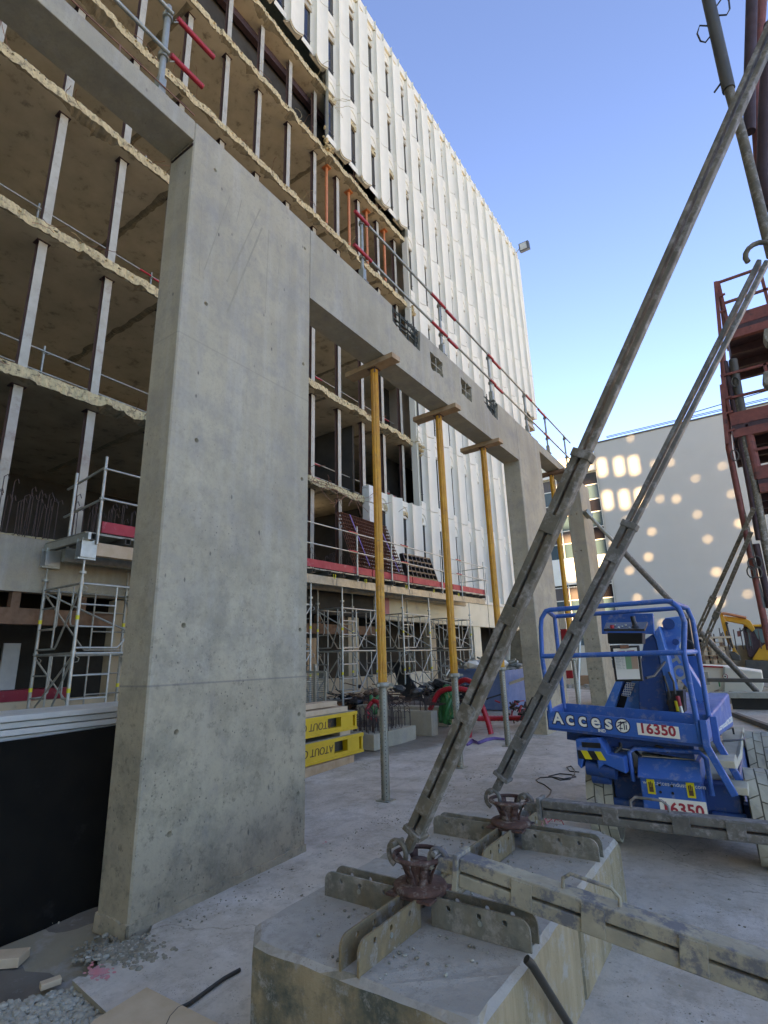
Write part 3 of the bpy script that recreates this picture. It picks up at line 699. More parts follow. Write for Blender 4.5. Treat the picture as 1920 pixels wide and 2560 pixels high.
# street-level storey behind the scaffold
MB().box((-10.8,-9,2.98), (XS+.02,9.0,3.95)).build('upstand_wall', MAT['plain_concrete'], bl)
MB().box((-10.8,9.0,2.98), (XS,14.9,3.95)).build('lintel_band', MAT['interior_dark'], bl)  # dark colour stands in for the shadow behind the deck
MB().box((-10.8,14.9,2.95), (XS+.04,33,4.02)).build('cream_band', MAT['cream_wall'], bl)
MB().box((-10.8,15.0,3.15), (XS+.045,15.8,3.95)).build('red_stain_panel', MAT['spray_pink'], bl)
for y0, y1 in ((-9,8),(8,15.2)): MB().box((-10.85,y0,2.42), (XS-.02,y1,2.70)).build('timber_lintel', MAT['brown_timber'], bl)  # lintel timber darkened to carry shade behind the scaffold
for i in range(16): MB().box((-10.8,-4+i*1.15,2.70), (XS-.04,-3.86+i*1.15,2.98)).build('packing_post', MAT['brown_timber'], bl)
MB().box((-10.85,-9,0), (XS-.02,14.9,1.12)).build('dwarf_wall', MAT['beige_wall'], bl)
MB().box((-10.85,14.9,0), (XS-.02,18.6,1.15)).build('dwarf_wall', MAT['cream_wall'], bl)
for y in (5.9, 13.5, 18.6, 22.7, 27.5, 32.5): MB().box((-10.85,y,1.12 if y < 18 else 0), (XS+.0,y+(.55 if y < 20 else .75),2.95)).build('wall_pier', MAT['beige_wall'] if y < 20 else MAT['cream_wall'], bl)
MB().box((-14.2,-9,0), (-14,33,3.7)).build('inner_wall', MAT['interior_dark'], bl)
MB().box((-10.9,7.6,1.1), (-10.86,8.3,2.4)).build('wall_board', MAT['white_panel'], bl)
MB().box((-10.9,11.9,1.1), (-10.86,12.3,2.3)).build('wall_board', MAT['timber'], bl)
for y in (-1.0, 3.55, 5.0, 3.0): MB().box((-13.2,y,.9), (-13.15,y+.32,2.2)).build('door_leaf', MAT['white_panel'], bl)
MB().box((-13.3,2.2,.2), (-12.6,6.2,1.25)).build('red_counter', MAT['red_board'], bl)
tl = MB().tube([(-12.5,12.6,6.2),(-12.5,13.7,6.2)], .03, 8).build('tube_lamp', MAT['tube_light'], bl)
# flood lamp on the roof corner
fl = thing('flood_lamp', 'dark square flood lamp on a bracket at the far roof corner of the white facade', 'flood lamp', (-10.3,35.6,32.4))
MB().prism([(-10.15,35.2,32.1),(-9.45,35.45,32.3),(-9.5,35.5,33.1),(-10.2,35.25,32.9)], (0,.35,.1)).build('housing', MAT['dark_steel'], fl)
MB().prism([(-10.08,35.19,32.2),(-9.6,35.36,32.35),(-9.63,35.38,32.95),(-10.1,35.2,32.8)], (0,.02,0)).build('lens', MAT['post_light'], fl)
MB().tube([(-10.6,35.5,32.3),(-10.2,35.4,32.6)], .04, 8).tube([(-10.6,35.5,32.6),(-10.6,35.5,32.0)], .04, 8).build('bracket', MAT['galvanised_clean'], fl)
# guard rails inside the stripped floors
for lab, z, posts, y1 in (('guard rail with red sleeves along the third stripped floor above the scaffold deck', 10.57, [-1,1.3,3.75,6.5,9.5,12.9,15.6,17.3], 18.1), ('guard rail with red sleeves along the stripped floor just above the scaffold deck', 7.22, [-1.5,1.5,4.3,7.5,10.5,12.8,15.9,17.6], 18.1), ('guard rail on the stripped floor that is hidden behind the main concrete beam', 14.05, [0,3.0,6,9,12,15], 18)):
    sl_ = []
    for y in posts[1::2]: sl_ += [(z+1.0, y-.35, y-.04), (z+.5, y-.35, y-.04), (z+.97, y+.04, y+.4), (z+.47, y+.04, y+.4)]
    guard_rail(lab, 'guard rail', 'guard rails inside the stripped floors', posts, [(z+1.0,-8,y1),(z+.5,-8,y1)], sl_, z+.005, XS-1.0, z+1.15)
# orange jacks on the fifth floor
om = None
for i, (u, v0, v1) in enumerate(((816,430,545), (873,490,600), (918,540,640), (963,598,690))):
    p = atX(u, v1, XS-.42); z0, z1 = 17.425, 20.74
    t = thing('orange_jack', ('leftmost','second from the left','third from the left','rightmost')[i] + ' of the orange steel jacks wedged between upper slabs', 'steel jack', (XS-.25, p.y, z0), 'orange jacks between the upper slabs')
    MB().tube([(XS-.42,p.y,z0+.55),(XS-.42,p.y,z1-.03)], .062, 12).build('outer_tube', MAT['orange_steel'], t)
    MB().tube([(XS-.42,p.y,z0+.01),(XS-.42,p.y,z0+.6)], .045, 10).box((XS-.52,p.y-.1,z0),(XS-.32,p.y+.1,z0+.012)).build('inner_tube', MAT['galvanised'], t)
    MB().box((XS-.57,p.y-.13,z1-.03),(XS-.27,p.y+.13,z1-.002)).build('head_plate', MAT['orange_steel'], t)

# ------------------------------------------------------------------ yellow props and their head timbers
def prop(y, ztop, label, x=-3.86):
    zb = gz(y); t = thing('shoring_prop', label, 'prop', (x, y, zb), 'yellow props under the concrete beam'); zc = zb + 1.27
    m = MB().tube([(x,y,zc+.02),(x,y,ztop-.012)], .049, 18)
    for k in range(8):
        a = k*.7854 + .2
        for d in (-.14, .14): m.tube([(x+.049*math.cos(a+d), y+.049*math.sin(a+d), zc+.03), (x+.049*math.cos(a+d), y+.049*math.sin(a+d), ztop-.02)], .0085, 5)
    m.build('outer_tube', MAT['prop_yellow'], t)
    m = MB().tube([(x,y,zb+.01),(x,y,zc+.1)], .043, 14)
    for k in range(4):
        a = k*1.5708 + .45; m.bar((x+.043*math.cos(a),y+.043*math.sin(a),zb+.012),(x+.043*math.cos(a),y+.043*math.sin(a),zc), .014, .014, (math.cos(a),math.sin(a),0))
    m.build('inner_tube', MAT['prop_steel'], t)
    m = MB()
    for k in range(30):
        for a in (-.7, .9, -2.3): m.disc((x+.0425*math.cos(a), y+.0425*math.sin(a), zb+.05+k*.041), (math.cos(a),math.sin(a),0), .006, .003, 6)
    tag(m.build('peg_hole', MAT['rebar_steel'], t), kind='stuff')
    m = MB().lathe([(.05,-.03),(.075,-.03),(.08,0),(.075,.03),(.05,.03)], (x,y,zc), 16)
    for a in (.5, 2.6, 4.7): m.bar((x+.07*math.cos(a),y+.07*math.sin(a),zc), (x+.13*math.cos(a),y+.13*math.sin(a),zc), .03, .03)
    m.build('collar_nut', MAT['prop_steel'], t)
    MB().box((x-.085,y-.085,zb),(x+.085,y+.085,zb+.01)).build('base_plate', MAT['prop_steel'], t)
    m = MB().box((x-.07,y-.07,ztop-.012),(x+.07,y+.07,ztop-.001))
    for a in range(4): m.bar((x+.05*math.cos(a*1.57+.78),y+.05*math.sin(a*1.57+.78),ztop-.07),(x+.05*math.cos(a*1.57+.78),y+.05*math.sin(a*1.57+.78),ztop-.012),.02,.02)
    m.build('head_plate', MAT['cast_rust'], t)
for y, zt, lab, tl_ in ((5.58, 5.64, 'yellow prop with perforated grey foot beside the wide near pier', 'pale timber block on the head of the yellow prop beside the near pier'),
        (7.48, 5.64, 'middle yellow prop of the three under the main beam', 'timber block on the head of the middle yellow prop'),
        (9.32, 5.64, 'yellow prop standing next to the second concrete pier, in front of the blue skip', 'timber block on the head of the yellow prop next to the second pier'),
        (13.9, 6.32, 'yellow prop beyond the second pier, in front of the glazed building', 'dark timber block on the head of the yellow prop beyond the second pier')):
    prop(y, zt, lab)
    b = MB().bar((-4.32,y+.02,zt+.04),(-3.46,y-.03,zt+.04), .19, .078).build('timber_block', MAT['timber'] if y < 6 else (MAT['brown_timber'] if y > 12 else MAT['timber']), None, .004, o=(-3.9,y,zt))
    tag(b, tl_, 'timber block', 'timber blocks under the beam')
# ------------------------------------------------------------------ ballast blocks with cross plates and cast foot joints
ZT = .47
pl = MB(); N = 8; L = .47; Hh = .118
poly = [(0,0),(L,0),(L,Hh-.05)] + [(L-.05+.05*math.cos(a*math.pi/2/N), Hh-.05+.05*math.sin(a*math.pi/2/N)) for a in range(1,N+1)] + [(0,Hh)]
pl.prism([(x,-.005,z) for x,z in poly], (0,.010,0)); pl.box((0,.005,0),(L-.02,.035,.008))
po = pl.build('arm_plate', MAT['plate_steel']); cm = MB()
for xx_ in (.09,.24,.36): cm.tube([(xx_,-.05,.085),(xx_,.05,.085)], .012, 10)
cut(po, cm); PLATE = po.data; bpy.data.objects.remove(po)
PLATE2 = PLATE.copy(); PLATE2.materials[0] = MAT['plate_rusty']; PLATE2.name = 'arm_plate_rusty'
def block(y0, y1, label, cf, cr):
    x0, x1 = -2.20, -.985; c = Vector((-1.543, (y0+y1)/2, 0)); zb = 0.0
    t = thing('ballast_block', label, 'concrete block', c, 'concrete ballast blocks')
    bm = bmesh.new()
    def ring(z, ins):
        a = x0+ins; b = x1-ins; e = y0+ins; f = y1-ins
        return [bm.verts.new(p) for p in ((a+cf,e,z),(b-.02,e,z),(b,e+.02,z),(b,f-cr,z),(b-cr,f,z),(a+.02,f,z),(a,f-.02,z),(a,e+cf,z))]
    rs = [ring(.0,0), ring(ZT-.022,0), ring(ZT,.022)]
    bm.faces.new(list(reversed(rs[0]))); bm.faces.new(rs[2])
    for r1, r2 in zip(rs, rs[1:]):
        for i in range(8): bm.faces.new((r1[i], r1[(i+1)%8], r2[(i+1)%8], r2[i]))
    bmesh.ops.subdivide_edges(bm, edges=[e for e in bm.edges if e.calc_length() > .3], cuts=10, use_grid_fill=True)
    bmesh.ops.triangulate(bm, faces=[f for f in bm.faces if len(f.verts) > 4])
    for v in bm.verts:
        q = v.co; d = noise.noise(q*7)*.006 + noise.noise(q*21)*.004
        if abs(q.z - ZT) < .03 and q.z > .3 and (min(abs(q.x-x0), abs(q.x-x1), abs(q.y-y0), abs(q.y-y1)) < .03):
            q.z -= abs(noise.noise(q*15))*.02; q.x += (c.x-q.x)*abs(noise.noise(q*19))*.025; q.y += (c.y-q.y)*abs(noise.noise(q*17))*.025
        else: q.z += d if q.z > .2 else 0
    m = MB(); bm.verts.index_update(); m.add([v.co for v in bm.verts], [[v.index for v in f.verts] for f in bm.faces]); bm.free()
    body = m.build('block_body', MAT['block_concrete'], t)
    cm = MB(); yn = y0 + .62 if y0 > 3 else y0 + .35
    cm.prism([(x1-.5,yn,-.02),(x1-.5,yn+.20,-.02),(x1-.5,yn+.12,.14)], (.7,0,0))
    if y0 > 3: cut(body, cm)
    zp = ZT - .004
    for ang, ox in ((0,0),(180,0),(90,0),(270,0)):
        r_ = R_(ang); d = Vector((math.cos(r_), math.sin(r_), 0)); s_ = Vector((-d.y, d.x, 0))
        for sgn in (-1, 1):
            pos = c + d*.085 + s_*sgn*.045; me = PLATE2 if ang in (270,) or (ang == 90 and sgn < 0) else PLATE
            o = bpy.data.objects.new('arm_plate', me); COL.objects.link(o); o.parent = t; o.location = pos - c + Vector((0,0,zp)); 
            o.rotation_euler = (0,0,r_)
            if sgn < 0: o.scale = (1,-1,1)
        MB().tube([c + d*.33 - s_*.055 + Vector((0,0,zp+.06)), c + d*.33 + s_*.055 + Vector((0,0,zp+.06))], .011, 8).build('cross_pin', MAT['galvanised'], t)
    # cast iron turntable
    j = thing('turntable', None, None); j['label'] = 'rusty'; del j['label']; bpy.data.objects.remove(j)
    zj = zp + .118
    m = MB().lathe([(0,0),(.125,0),(.128,.006),(.128,.022),(.12,.028),(.05,.032),(.04,.10),(.042,.125),(.0,.125)], (c.x,c.y,zj), 28)
    m.prism([(c.x-.12,c.y-.12,zj-.012),(c.x+.12,c.y-.12,zj-.012),(c.x+.12,c.y+.12,zj-.012),(c.x-.12,c.y+.12,zj-.012)], (0,0,.011))
    fj = m.build('foot_joint', MAT['cast_rust'], t)
    m = MB()
    for k in range(6):
        a = k*1.0472 + .3; u = Vector((math.cos(a), math.sin(a), 0)); v = Vector((-u.y, u.x, 0))
        pr_ = [(.062,.028,.026),(.066,.06,.018),(.085,.10,.016),(.115,.135,.026)]
        for (r0,z0,w0),(r1,z1,w1) in zip(pr_, pr_[1:]):
            a0 = c+u*r0; a1 = c+u*r1; Z0 = Vector((0,0,zj+z0)); Z1 = Vector((0,0,zj+z1)); th = u*.012
            m.add([a0-v*w0+Z0, a0+v*w0+Z0, a1+v*w1+Z1, a1-v*w1+Z1, a0-v*w0+Z0-th, a0+v*w0+Z0-th, a1+v*w1+Z1-th, a1-v*w1+Z1-th], [(0,1,2,3),(7,6,5,4),(0,3,7,4),(1,5,6,2),(0,4,5,1),(3,2,6,7)], 0, True)
    m.build('spoke', MAT['cast_rust'], fj)['kind'] = 'stuff'
    MB().tube([(c.x+.122*math.cos(k*6.28318/32), c.y+.122*math.sin(k*6.28318/32), zj+.142) for k in range(32)], .011, 8, closed=True).build('ring', MAT['cast_rust'], fj)
    return c, zj
c1, z1 = block(1.93, 3.068, 'front concrete ballast block with a steel plate cross, nearest the bottom edge', .13, .012)
c2, z2 = block(3.075, 4.24, 'rear concrete ballast block with a steel plate cross, just before the blue lift', .012, .13)
for q in range(150):                                            # crumbs on the blocks
    pass
mb = MB()
for _ in range(420):
    b = random.choice((c1, c2)); x = b.x + random.uniform(-.53,.53); y = b.y + random.uniform(-.53,.53)
    if random.random() < .55:
        if abs(x-b.x) < abs(y-b.y): x = b.x + random.choice((-.10,.10,.085)) + random.gauss(0,.02)
        else: y = b.y + random.choice((-.10,.085)) - abs(random.gauss(0,.03))
    if (b.x-x)**2 + (b.y-y)**2 < .02: continue
    rock(mb, (x, y, ZT+.001), random.choice((.002,.003,.004,.006,.009)), random.choice((0,0,1)))
tag(mb.build('crumbs', [MAT['dark_gravel'], MAT['gravel']], None), kind='stuff')
# ------------------------------------------------------------------ raking braces (pairs of channels with battens)
def hook(m, p, d, y, jr):
    """bent lug from the brace end p round the ring"""
    m.tube([p + d*.02, p - d*.06], .026, 10)
def brace(name, label, group, p0, p1, split, w0, w1, mat, plane=(0,1,0), battens=(.12,.24,.36), slot=.013, cat='brace', joint=None, loops_=()):
    p0 = Vector(p0); p1 = Vector(p1); d = (p1-p0).normalized(); Ln = (p1-p0).length; t = thing(name, label, cat, p0, group)
    pm = p0 + d*Ln*split; nrm = Vector(plane).normalized(); sx = d.cross(nrm).normalized()
    for k, (a, b, ww) in enumerate(((p0 + d*.10, pm, w0), (pm - d*.3, p1, w1))):
        bw = (ww - slot)/2; hh = ww*.85
        for sg in (-1, 1):
            m = MB().bar(a, b, bw, hh, nrm, 0, (sg*(bw+slot)/2, 0)); m.build('channel' if k == 0 else 'inner_channel', MAT[mat], t, .006)
    m = MB()
    for f in battens:
        q = p0 + d*Ln*f
        for sg in (-1,1): m = MB().bar(q-d*.045, q+d*.045, w0*.86, .008, nrm, 0, (0, sg*(w0*.425+.004))); m.build('batten', MAT[mat], t, .002)
    MB().bar(pm-d*.03, pm+d*.012, w0*1.12, w0*1.02, nrm).build('sleeve_end', MAT[mat], t, .004)
    MB().bar(p0+d*.075, p0+d*.10, w0*1.25, w0*1.15, nrm).build('end_plate', MAT[mat], t, .003)
    # stub inside and hook
    MB().bar(p0 - d*.02, p0 + d*.08, w0*.5, w0*.6, nrm).build('fork', MAT[mat], t, .005)
    if joint is not None:
        jc, ja = joint; jc = Vector(jc); hk = []
        u = Vector((math.cos(ja), math.sin(ja), 0))
        for k in range(13):
            a = -1.2 + k*.42; hk.append(jc + u*(.050*math.cos(a)) + Vector((0,0,.055*math.sin(a))))
        MB().tube(hk, .013, 8).build('hook', MAT[mat], t)
        v = Vector((-u.y,u.x,0)); MB().tube([jc + v*.05 + Vector((0,0,.045)), jc - v*.05 + Vector((0,0,.045))], .013, 8).build('pin', MAT['brace_steel'], t)
    for f, L_ in loops_:
        q = p0 + d*Ln*f; up = -sx if sx.z < 0 else sx
        m = MB().tube([q + up*w0*.4, q + up*(w0*.5+.035), q + d*.03 + up*(w0*.5+.06), q + d*(L_-.03) + up*(w0*.5+.055), q + d*L_ + up*(w0*.5+.03), q + d*L_ + up*w0*.4], .008, 8); m.build('handle', MAT[mat], t)
    return t
Y1, Y2 = c1.y, c2.y
jz1, jz2 = z1+.142, z2+.142
a0 = atY(1022,2118,Y1); a1 = atY(1960,8,Y1)
brace('raking_brace', 'large muddy raking brace rising from the front block to the top right corner', 'raking braces standing on the ballast blocks', a0, a1, .485, .083, .062, 'brace_steel', battens=(.055,.17,.29,.40), joint=((c1.x-.105,Y1-.03,jz1), math.pi))
b0 = atY(1243,1968,Y2); b1 = atY(1908,655,Y2)
tb = brace('raking_brace', 'grey raking brace rising from the rear block, across the lift, to the red formwork', 'raking braces standing on the ballast blocks', b0, b1, .52, .088, .068, 'brace_steel_blue', battens=(.09,.2,.32,.46), joint=((c2.x-.105,Y2-.02,jz2), math.pi))
e = b1; m = MB().tube([e + Vector((.02*math.cos(k*.45)-.01+.05*math.cos(k*.45), 0, .07+.075*math.sin(k*.45))) for k in range(-2,9)], .016, 8); m.build('top_hook', MAT['brace_steel'], tb)
h0 = atY(1112,2192,Y1+.0); h1 = atY(1990,2462,Y1)
brace('base_strut', 'thick dusty steel strut lying across the front block towards the lower right edge', 'struts tying the ballast blocks to the right', (c1.x+.14,Y1,jz1-.01), h1, .98, .118, .08, 'brace_dusty', battens=(.30,.52,.78), slot=.012, joint=((c1.x+.115,Y1-.01,jz1-.01), 0), loops_=((.42,.22),))
brace('base_strut', 'grey steel strut running from the rear block past the lift wheels to the right edge', 'struts tying the ballast blocks to the right', (c2.x+.13,Y2,jz2-.02), atY(2010,2092,Y2), .98, .10, .08, 'brace_steel_blue', battens=(.36,.62,.8), slot=.012, joint=((c2.x+.115,Y2,jz2-.01), 0), loops_=((.44,.2),))
t = MB()
for _ in range(60):
    p = atZ(random.gauss(1350,26), random.gauss(2052,7), ZT+.02); q = p + Vector((random.uniform(-.07,.07), random.uniform(-.05,.05), random.uniform(0,.05))); t.tube([p,(p+q)/2+Vector((0,0,.02)),q], .003, 4, random.choice((0,0,1)))
tag(t.build('shredded_tape', [MAT['red_plastic'], MAT['spray_pink']], None), 'heap of shredded red and pink tape behind the joint of the rear block', 'tape', kind='stuff')
tag(MB().tube([atZ(1316,2398,ZT+.05), atZ(1330,2412,ZT+.03), atZ(1440,2590,.08)], .017, 12).build('steel_bar', MAT['dark_tube'], None), 'black round steel bar leaning on the corner of the front ballast block', 'steel bar')
# ------------------------------------------------------------------ scaffold towers and deck
XD, XK = -9.2, -10.08
def dz(y): return .012*(y - 10)
def tower(y0, y1, label, x0=XK, x1=XD, zd=3.58):
    t = thing('scaffold_tower', label, 'scaffold tower', ((x0+x1)/2,(y0+y1)/2,gz(y0)), 'scaffold towers under the deck')
    for x in (x0, x1):
        for y in (y0, y1):
            zb = gz(y); zt = zd + dz(y)
            m = MB().tube([(x,y,zb+.28),(x,y,3.12)], .028, 10).tube([(x,y,zb+.01),(x,y,zb+.3)], .019, 8).tube([(x,y,3.1),(x,y,zt)], .019, 8)
            m.box((x-.07,y-.07,zb),(x+.07,y+.07,zb+.01)); coupler(m,(x,y,3.2),(0,0,1),.055); coupler(m,(x,y,1.9),(0,0,1),.04); coupler(m,(x,y,3.02),(0,0,1),.04)
            for zz_ in (2.92, 1.78): m.tube([(x+.0,y+.03,zz_-.04),(x+.06,y+.06,zz_-.03),(x+.07,y+.07,zz_+.02),(x+.03,y+.04,zz_+.05)], .007, 5)
            lg = m.build('leg', MAT['galvanised_clean'] if x == x1 else MAT['galvanised'], t)
            for zz_ in (2.42, 1.27): MB().tube([(x,y,zz_),(x,y,zz_+.07)], .0295, 10).build('tape_band', MAT['tape_yellow'], lg)
    sides = [((x1,y0),(x1,y1)), ((x0,y1),(x0,y0)), ((x1,y1),(x0,y1)), ((x0,y0),(x1,y0))]
    for (pa, pb) in sides:
        A = Vector((*pa,0)); B = Vector((*pb,0)); D = B - A; l = D.length; D.normalize()
        for zt, zb in ((3.02,1.95),(1.88,.80)):
            m = MB(); q = A + D*min(.42*l,.62); qz = zb + .02
            Z = lambda p, z: Vector((p.x,p.y,z))
            m.tube([Z(A,zt),Z(B,zt)], .021, 8); m.tube([Z(q,zt),Z(q,qz)], .017, 7)
            for f in (.32,.66): m.tube([Z(A,zt-(zt-zb)*f),Z(q,zt-(zt-zb)*f)], .015, 7)
            q2 = q + D*.10; m.tube([Z(A,qz),Z(q2,qz),Z(q2+D*.05,qz+.05),Z(B,zt-.05)], .017, 7)
            r2 = B - D*min(.18*l,.28); m.tube([Z(r2,zt),Z(r2,zb+.45),Z(r2+D*.05,zb+.38),Z(B,zb+.36)], .015, 7)
            m.build('ladder_frame', MAT['galvanised_clean'] if pa[0] == x1 and pb[0] == x1 else MAT['galvanised'], t)
    for z, (pa, pb) in ((.66,((x1,y0),(x1,y1))),(.60,((x0,y0),(x0,y1))),(.63,((x0,y0),(x1,y0)))):
        MB().tube([(*pa,z),(*pb,z)], .022, 8).build('brace_tube', MAT['galvanised'], t)
    MB().tube([(x0,y0,.85),(x1,y0,1.85)], .017, 8).tube([(x1,y1,.85),(x0,y1,1.85)], .017, 8).tube([(x0,y0,2.98),(x1,y1,2.0)], .017, 8).build('diagonal', MAT['galvanised'], t)
tower(4.5, 6.05, 'scaffold tower at the left edge, seen between the black board and the near pier', -10.5)
tower(8.6, 10.19, 'scaffold tower half hidden behind the right edge of the near pier')
tower(11.46, 13.05, 'scaffold tower behind the nearest yellow prop, beside the grey mesh gate')
tower(14.53, 16.22, 'scaffold tower behind the green hose, third from the right')
tower(17.8, 19.45, 'scaffold tower under the far right end of the deck, by the cream wall')
dk = thing('scaffold_deck', 'long scaffold deck with red toe boards and grey guard rails along the old building', 'scaffold deck', (-9.6,4.4,3.6))
def sl(y, z): return z + dz(y)
for x in (XD, -10.08):
    m = MB().bar((x,4.55,sl(4.55,3.68)),(x,20.9,sl(20.9,3.68)), .12, .22); m.build('main_beam', MAT['timber'] if False else MAT['grating_grey'] if x != XD else MAT['pale_timber'] if False else MAT['prop_steel'], dk)
MB().bar((XD+.01,4.56,sl(4.56,3.68)),(XD+.01,10.0,sl(10,3.68)), .13, .225).build('timber_bearer', MAT['pale_timber'], dk)
jm = MB(); jm.box((-1.25,-.05,-.055),(.20,.05,-.045)); jm.box((-1.25,-.05,.045),(.20,.05,.055)); jm.box((-1.25,-.05,-.055),(.2,-.04,.055)); jm.box((-1.25,.04,-.055),(.2,.05,.055)); jm.box((-1.25,-.04,-.045),(.10,.04,.045))
JM = jm.mesh('joist', MAT['dark_steel'])
y = 4.5
while y < 21: inst('joist', JM, dk, (XD, y, sl(y,3.86))); y += .62
for i in range(11):
    ya, yb = 4.4+i*1.5, 4.4+(i+1)*1.5
    for k in range(4): MB().bar((-10.35+k*.36,ya+.01,sl(ya,3.935)),(-10.35+k*.36,yb-.01,sl(yb,3.935)), .34, .035).build('deck_board', MAT['grating_grey'], dk)
for ya, yb in ((4.7,6.9),(6.92,9.9),(9.92,12.8),(12.85,15.1),(15.15,18.0),(18.05,21.0)):
    MB().bar((XD+.05,ya,sl(ya,4.085)),(XD+.05,yb,sl(yb,4.085)), .03, .20).build('toe_board', MAT['red_board'], dk)
MB().bar((-10.52,4.43,sl(4.4,3.86)),(-8.98,4.43,sl(4.4,3.86)), .05, .12).build('end_channel', MAT['galvanised_clean'], dk)
for x in (-10.45,XD): MB().box((x-.05,4.36,3.42),(x+.05,4.66,3.45)).box((x-.09,4.38,3.45),(x-.08,4.64,3.78)).box((x+.08,4.38,3.45),(x+.09,4.64,3.78)).build('beam_fork', MAT['galvanised_clean'], dk)
for i in range(9): MB().box((XD+.07,9.7+i*1.3,3.58+dz(9.7+i*1.3)),(XD+.075,9.72+i*1.3,3.75+dz(9.7+i*1.3))).box((XD+.07,9.86+i*1.3,3.58+dz(9.7+i*1.3)),(XD+.075,9.88+i*1.3,3.75+dz(9.7+i*1.3))).build('beam_clip', MAT['post_light'], dk)
for y in (10.9,12.3,14.5,16.3,18.2): MB().tube([(XD+.2,y+.045*math.cos(k*.5),sl(y,3.80)+.07*math.sin(k*.5)) for k in range(5,15)], .011, 6).build('lifting_loop', MAT['tape_yellow'], dk)
XG = XD+.11
pys = [4.62, 6.2, 8.4, 12.03, 13.82, 14.78, 17.1, 18.7, 20.88]
for y in pys:
    m = MB().tube([(XG,y,sl(y,3.75)),(XG,y,sl(y,5.36))], .026, 10)
    for z in (5.12,4.57): coupler(m,(XG,y,sl(y,z)),(0,0,1),.045)
    m.build('guard_post', MAT['galvanised_clean'], dk)
for za in (5.12,4.57):
    MB().tube([(XG+.04,4.6,sl(4.6,za)),(XG+.04,21.1,sl(21.1,za))], .02, 8).build('guard_rail', MAT['galvanised_clean'], dk)
    for y in (6.2,12.03,14.78,18.7): MB().tube([(XG+.045,y-.45,sl(y,za+.02)),(XG+.045,y-.05,sl(y,za+.02))], .024, 8).build('rail_sleeve', MAT['red_plastic'], dk)
MB().tube([(XG,4.62,5.1),(-9.9,4.62,5.0),(-10.4,4.62,4.95)], .022, 8).tube([(XG,4.62,4.5),(-10.4,4.62,4.4)], .022, 8).build('guard_rail', MAT['galvanised_clean'], dk)
MB().tube([(-9.85,4.5,3.72),(-9.85,4.5,5.12)], .026, 10).build('guard_post', MAT['galvanised_clean'], dk)
MB().tube([(XG,20.88,sl(21,5.1)),(-10.3,20.95,sl(21,5.1))], .02, 8).tube([(XG,20.88,sl(21,4.6)),(-10.3,20.95,sl(21,4.6))], .02, 8).tube([(-10.1,20.95,sl(21,3.9)),(-10.1,20.95,sl(21,5.4))], .024, 8).build('guard_rail', MAT['galvanised_clean'], dk)
MB().tube([(XD+.2,20.8,5.0),(XD+.21,20.8,3.5),(XD+.19,20.8,1.2),(XD+.25,20.8,.4)], .008, 5).build('hanging_rope', MAT['dark_tube'], dk)
# starter bars standing up from the slab behind the deck
m = MB()
for i in range(120):
    y = random.choice((random.uniform(3.3,7.5), random.uniform(9,14.3))); x = -10.45 + random.gauss(0,.06); h = random.uniform(.55,.95)
    m.tube([(x,y,3.95),(x+.02,y+random.gauss(0,.02),3.95+h),(x+.06,y+.03,3.99+h),(x+.1,y+.04,3.9+h)], .008, 5)
o = m.build('starter_bar', MAT['rebar_steel'], bl); o['kind'] = 'stuff'
# steel mesh stack and black crate on the deck
q = [atX(935,1295,-9.95), atX(1041,1322,-9.95), atX(1056,1440,-9.5), atX(975,1432,-9.5)]
ms = thing('mesh_stack', 'stack of rusty brown steel mesh sheets leaning on the white facade, strapped on the deck', 'steel mesh', (-9.7,13.6,4.15))
P00, P01 = Vector((-10.28,12.55,6.12)), Vector((-10.28,15.15,6.12)); P10, P11 = Vector((-9.65,12.75,4.12)), Vector((-9.65,15.45,4.12))
for Lr in range(3):
    m = MB(); o = Vector((.045*Lr,.03*Lr,.01*Lr)); m.s = 0
    for i in range(23): f = i/22; m.tube([P00.lerp(P01,f)+o, P10.lerp(P11,f)+o], .011, 4, caps=False)
    for i in range(17): f = i/16; m.bar(P00.lerp(P10,f)+o+Vector((.015,0,0)), P01.lerp(P11,f)+o+Vector((.015,0,0)), .01, .055, (.95,0,.3))
    tag(m.build('mesh_sheet', MAT['rust_mesh'], ms), kind=None)
for f in (.18,.80): MB().bar(P00.lerp(P01,f)+Vector((.17,.0,.02)), P10.lerp(P11,f-.02)+Vector((.17,0,.3)), .05, .006, (1,0,0)).build('strap', MAT['strap_purple'], ms)
MB().box((-9.8,12.7,4.0),(-9.45,14.0,4.12)).box((-9.8,14.2,4.0),(-9.45,15.3,4.1)).build('bearer_timber', MAT['timber'], ms)
kr = thing('black_crate', 'black plastic lattice crate leaning on the guard rail next to the rusty mesh stack', 'crate', (-9.4,16,4.1))
Q0, Q1, Q2, Q3 = Vector((-9.75,15.45,5.15)), Vector((-9.7,17.25,5.2)), Vector((-9.38,17.3,4.15)), Vector((-9.42,15.35,4.13))
m = MB()
for i in range(8): m.bar(Q0.lerp(Q1,i/7), Q3.lerp(Q2,i/7), .05, .16, (1,0,0))
for i in range(6): m.bar(Q0.lerp(Q3,i/5), Q1.lerp(Q2,i/5), .05, .16, (1,0,0))
m.build('crate_lattice', MAT['black_plastic'], kr)
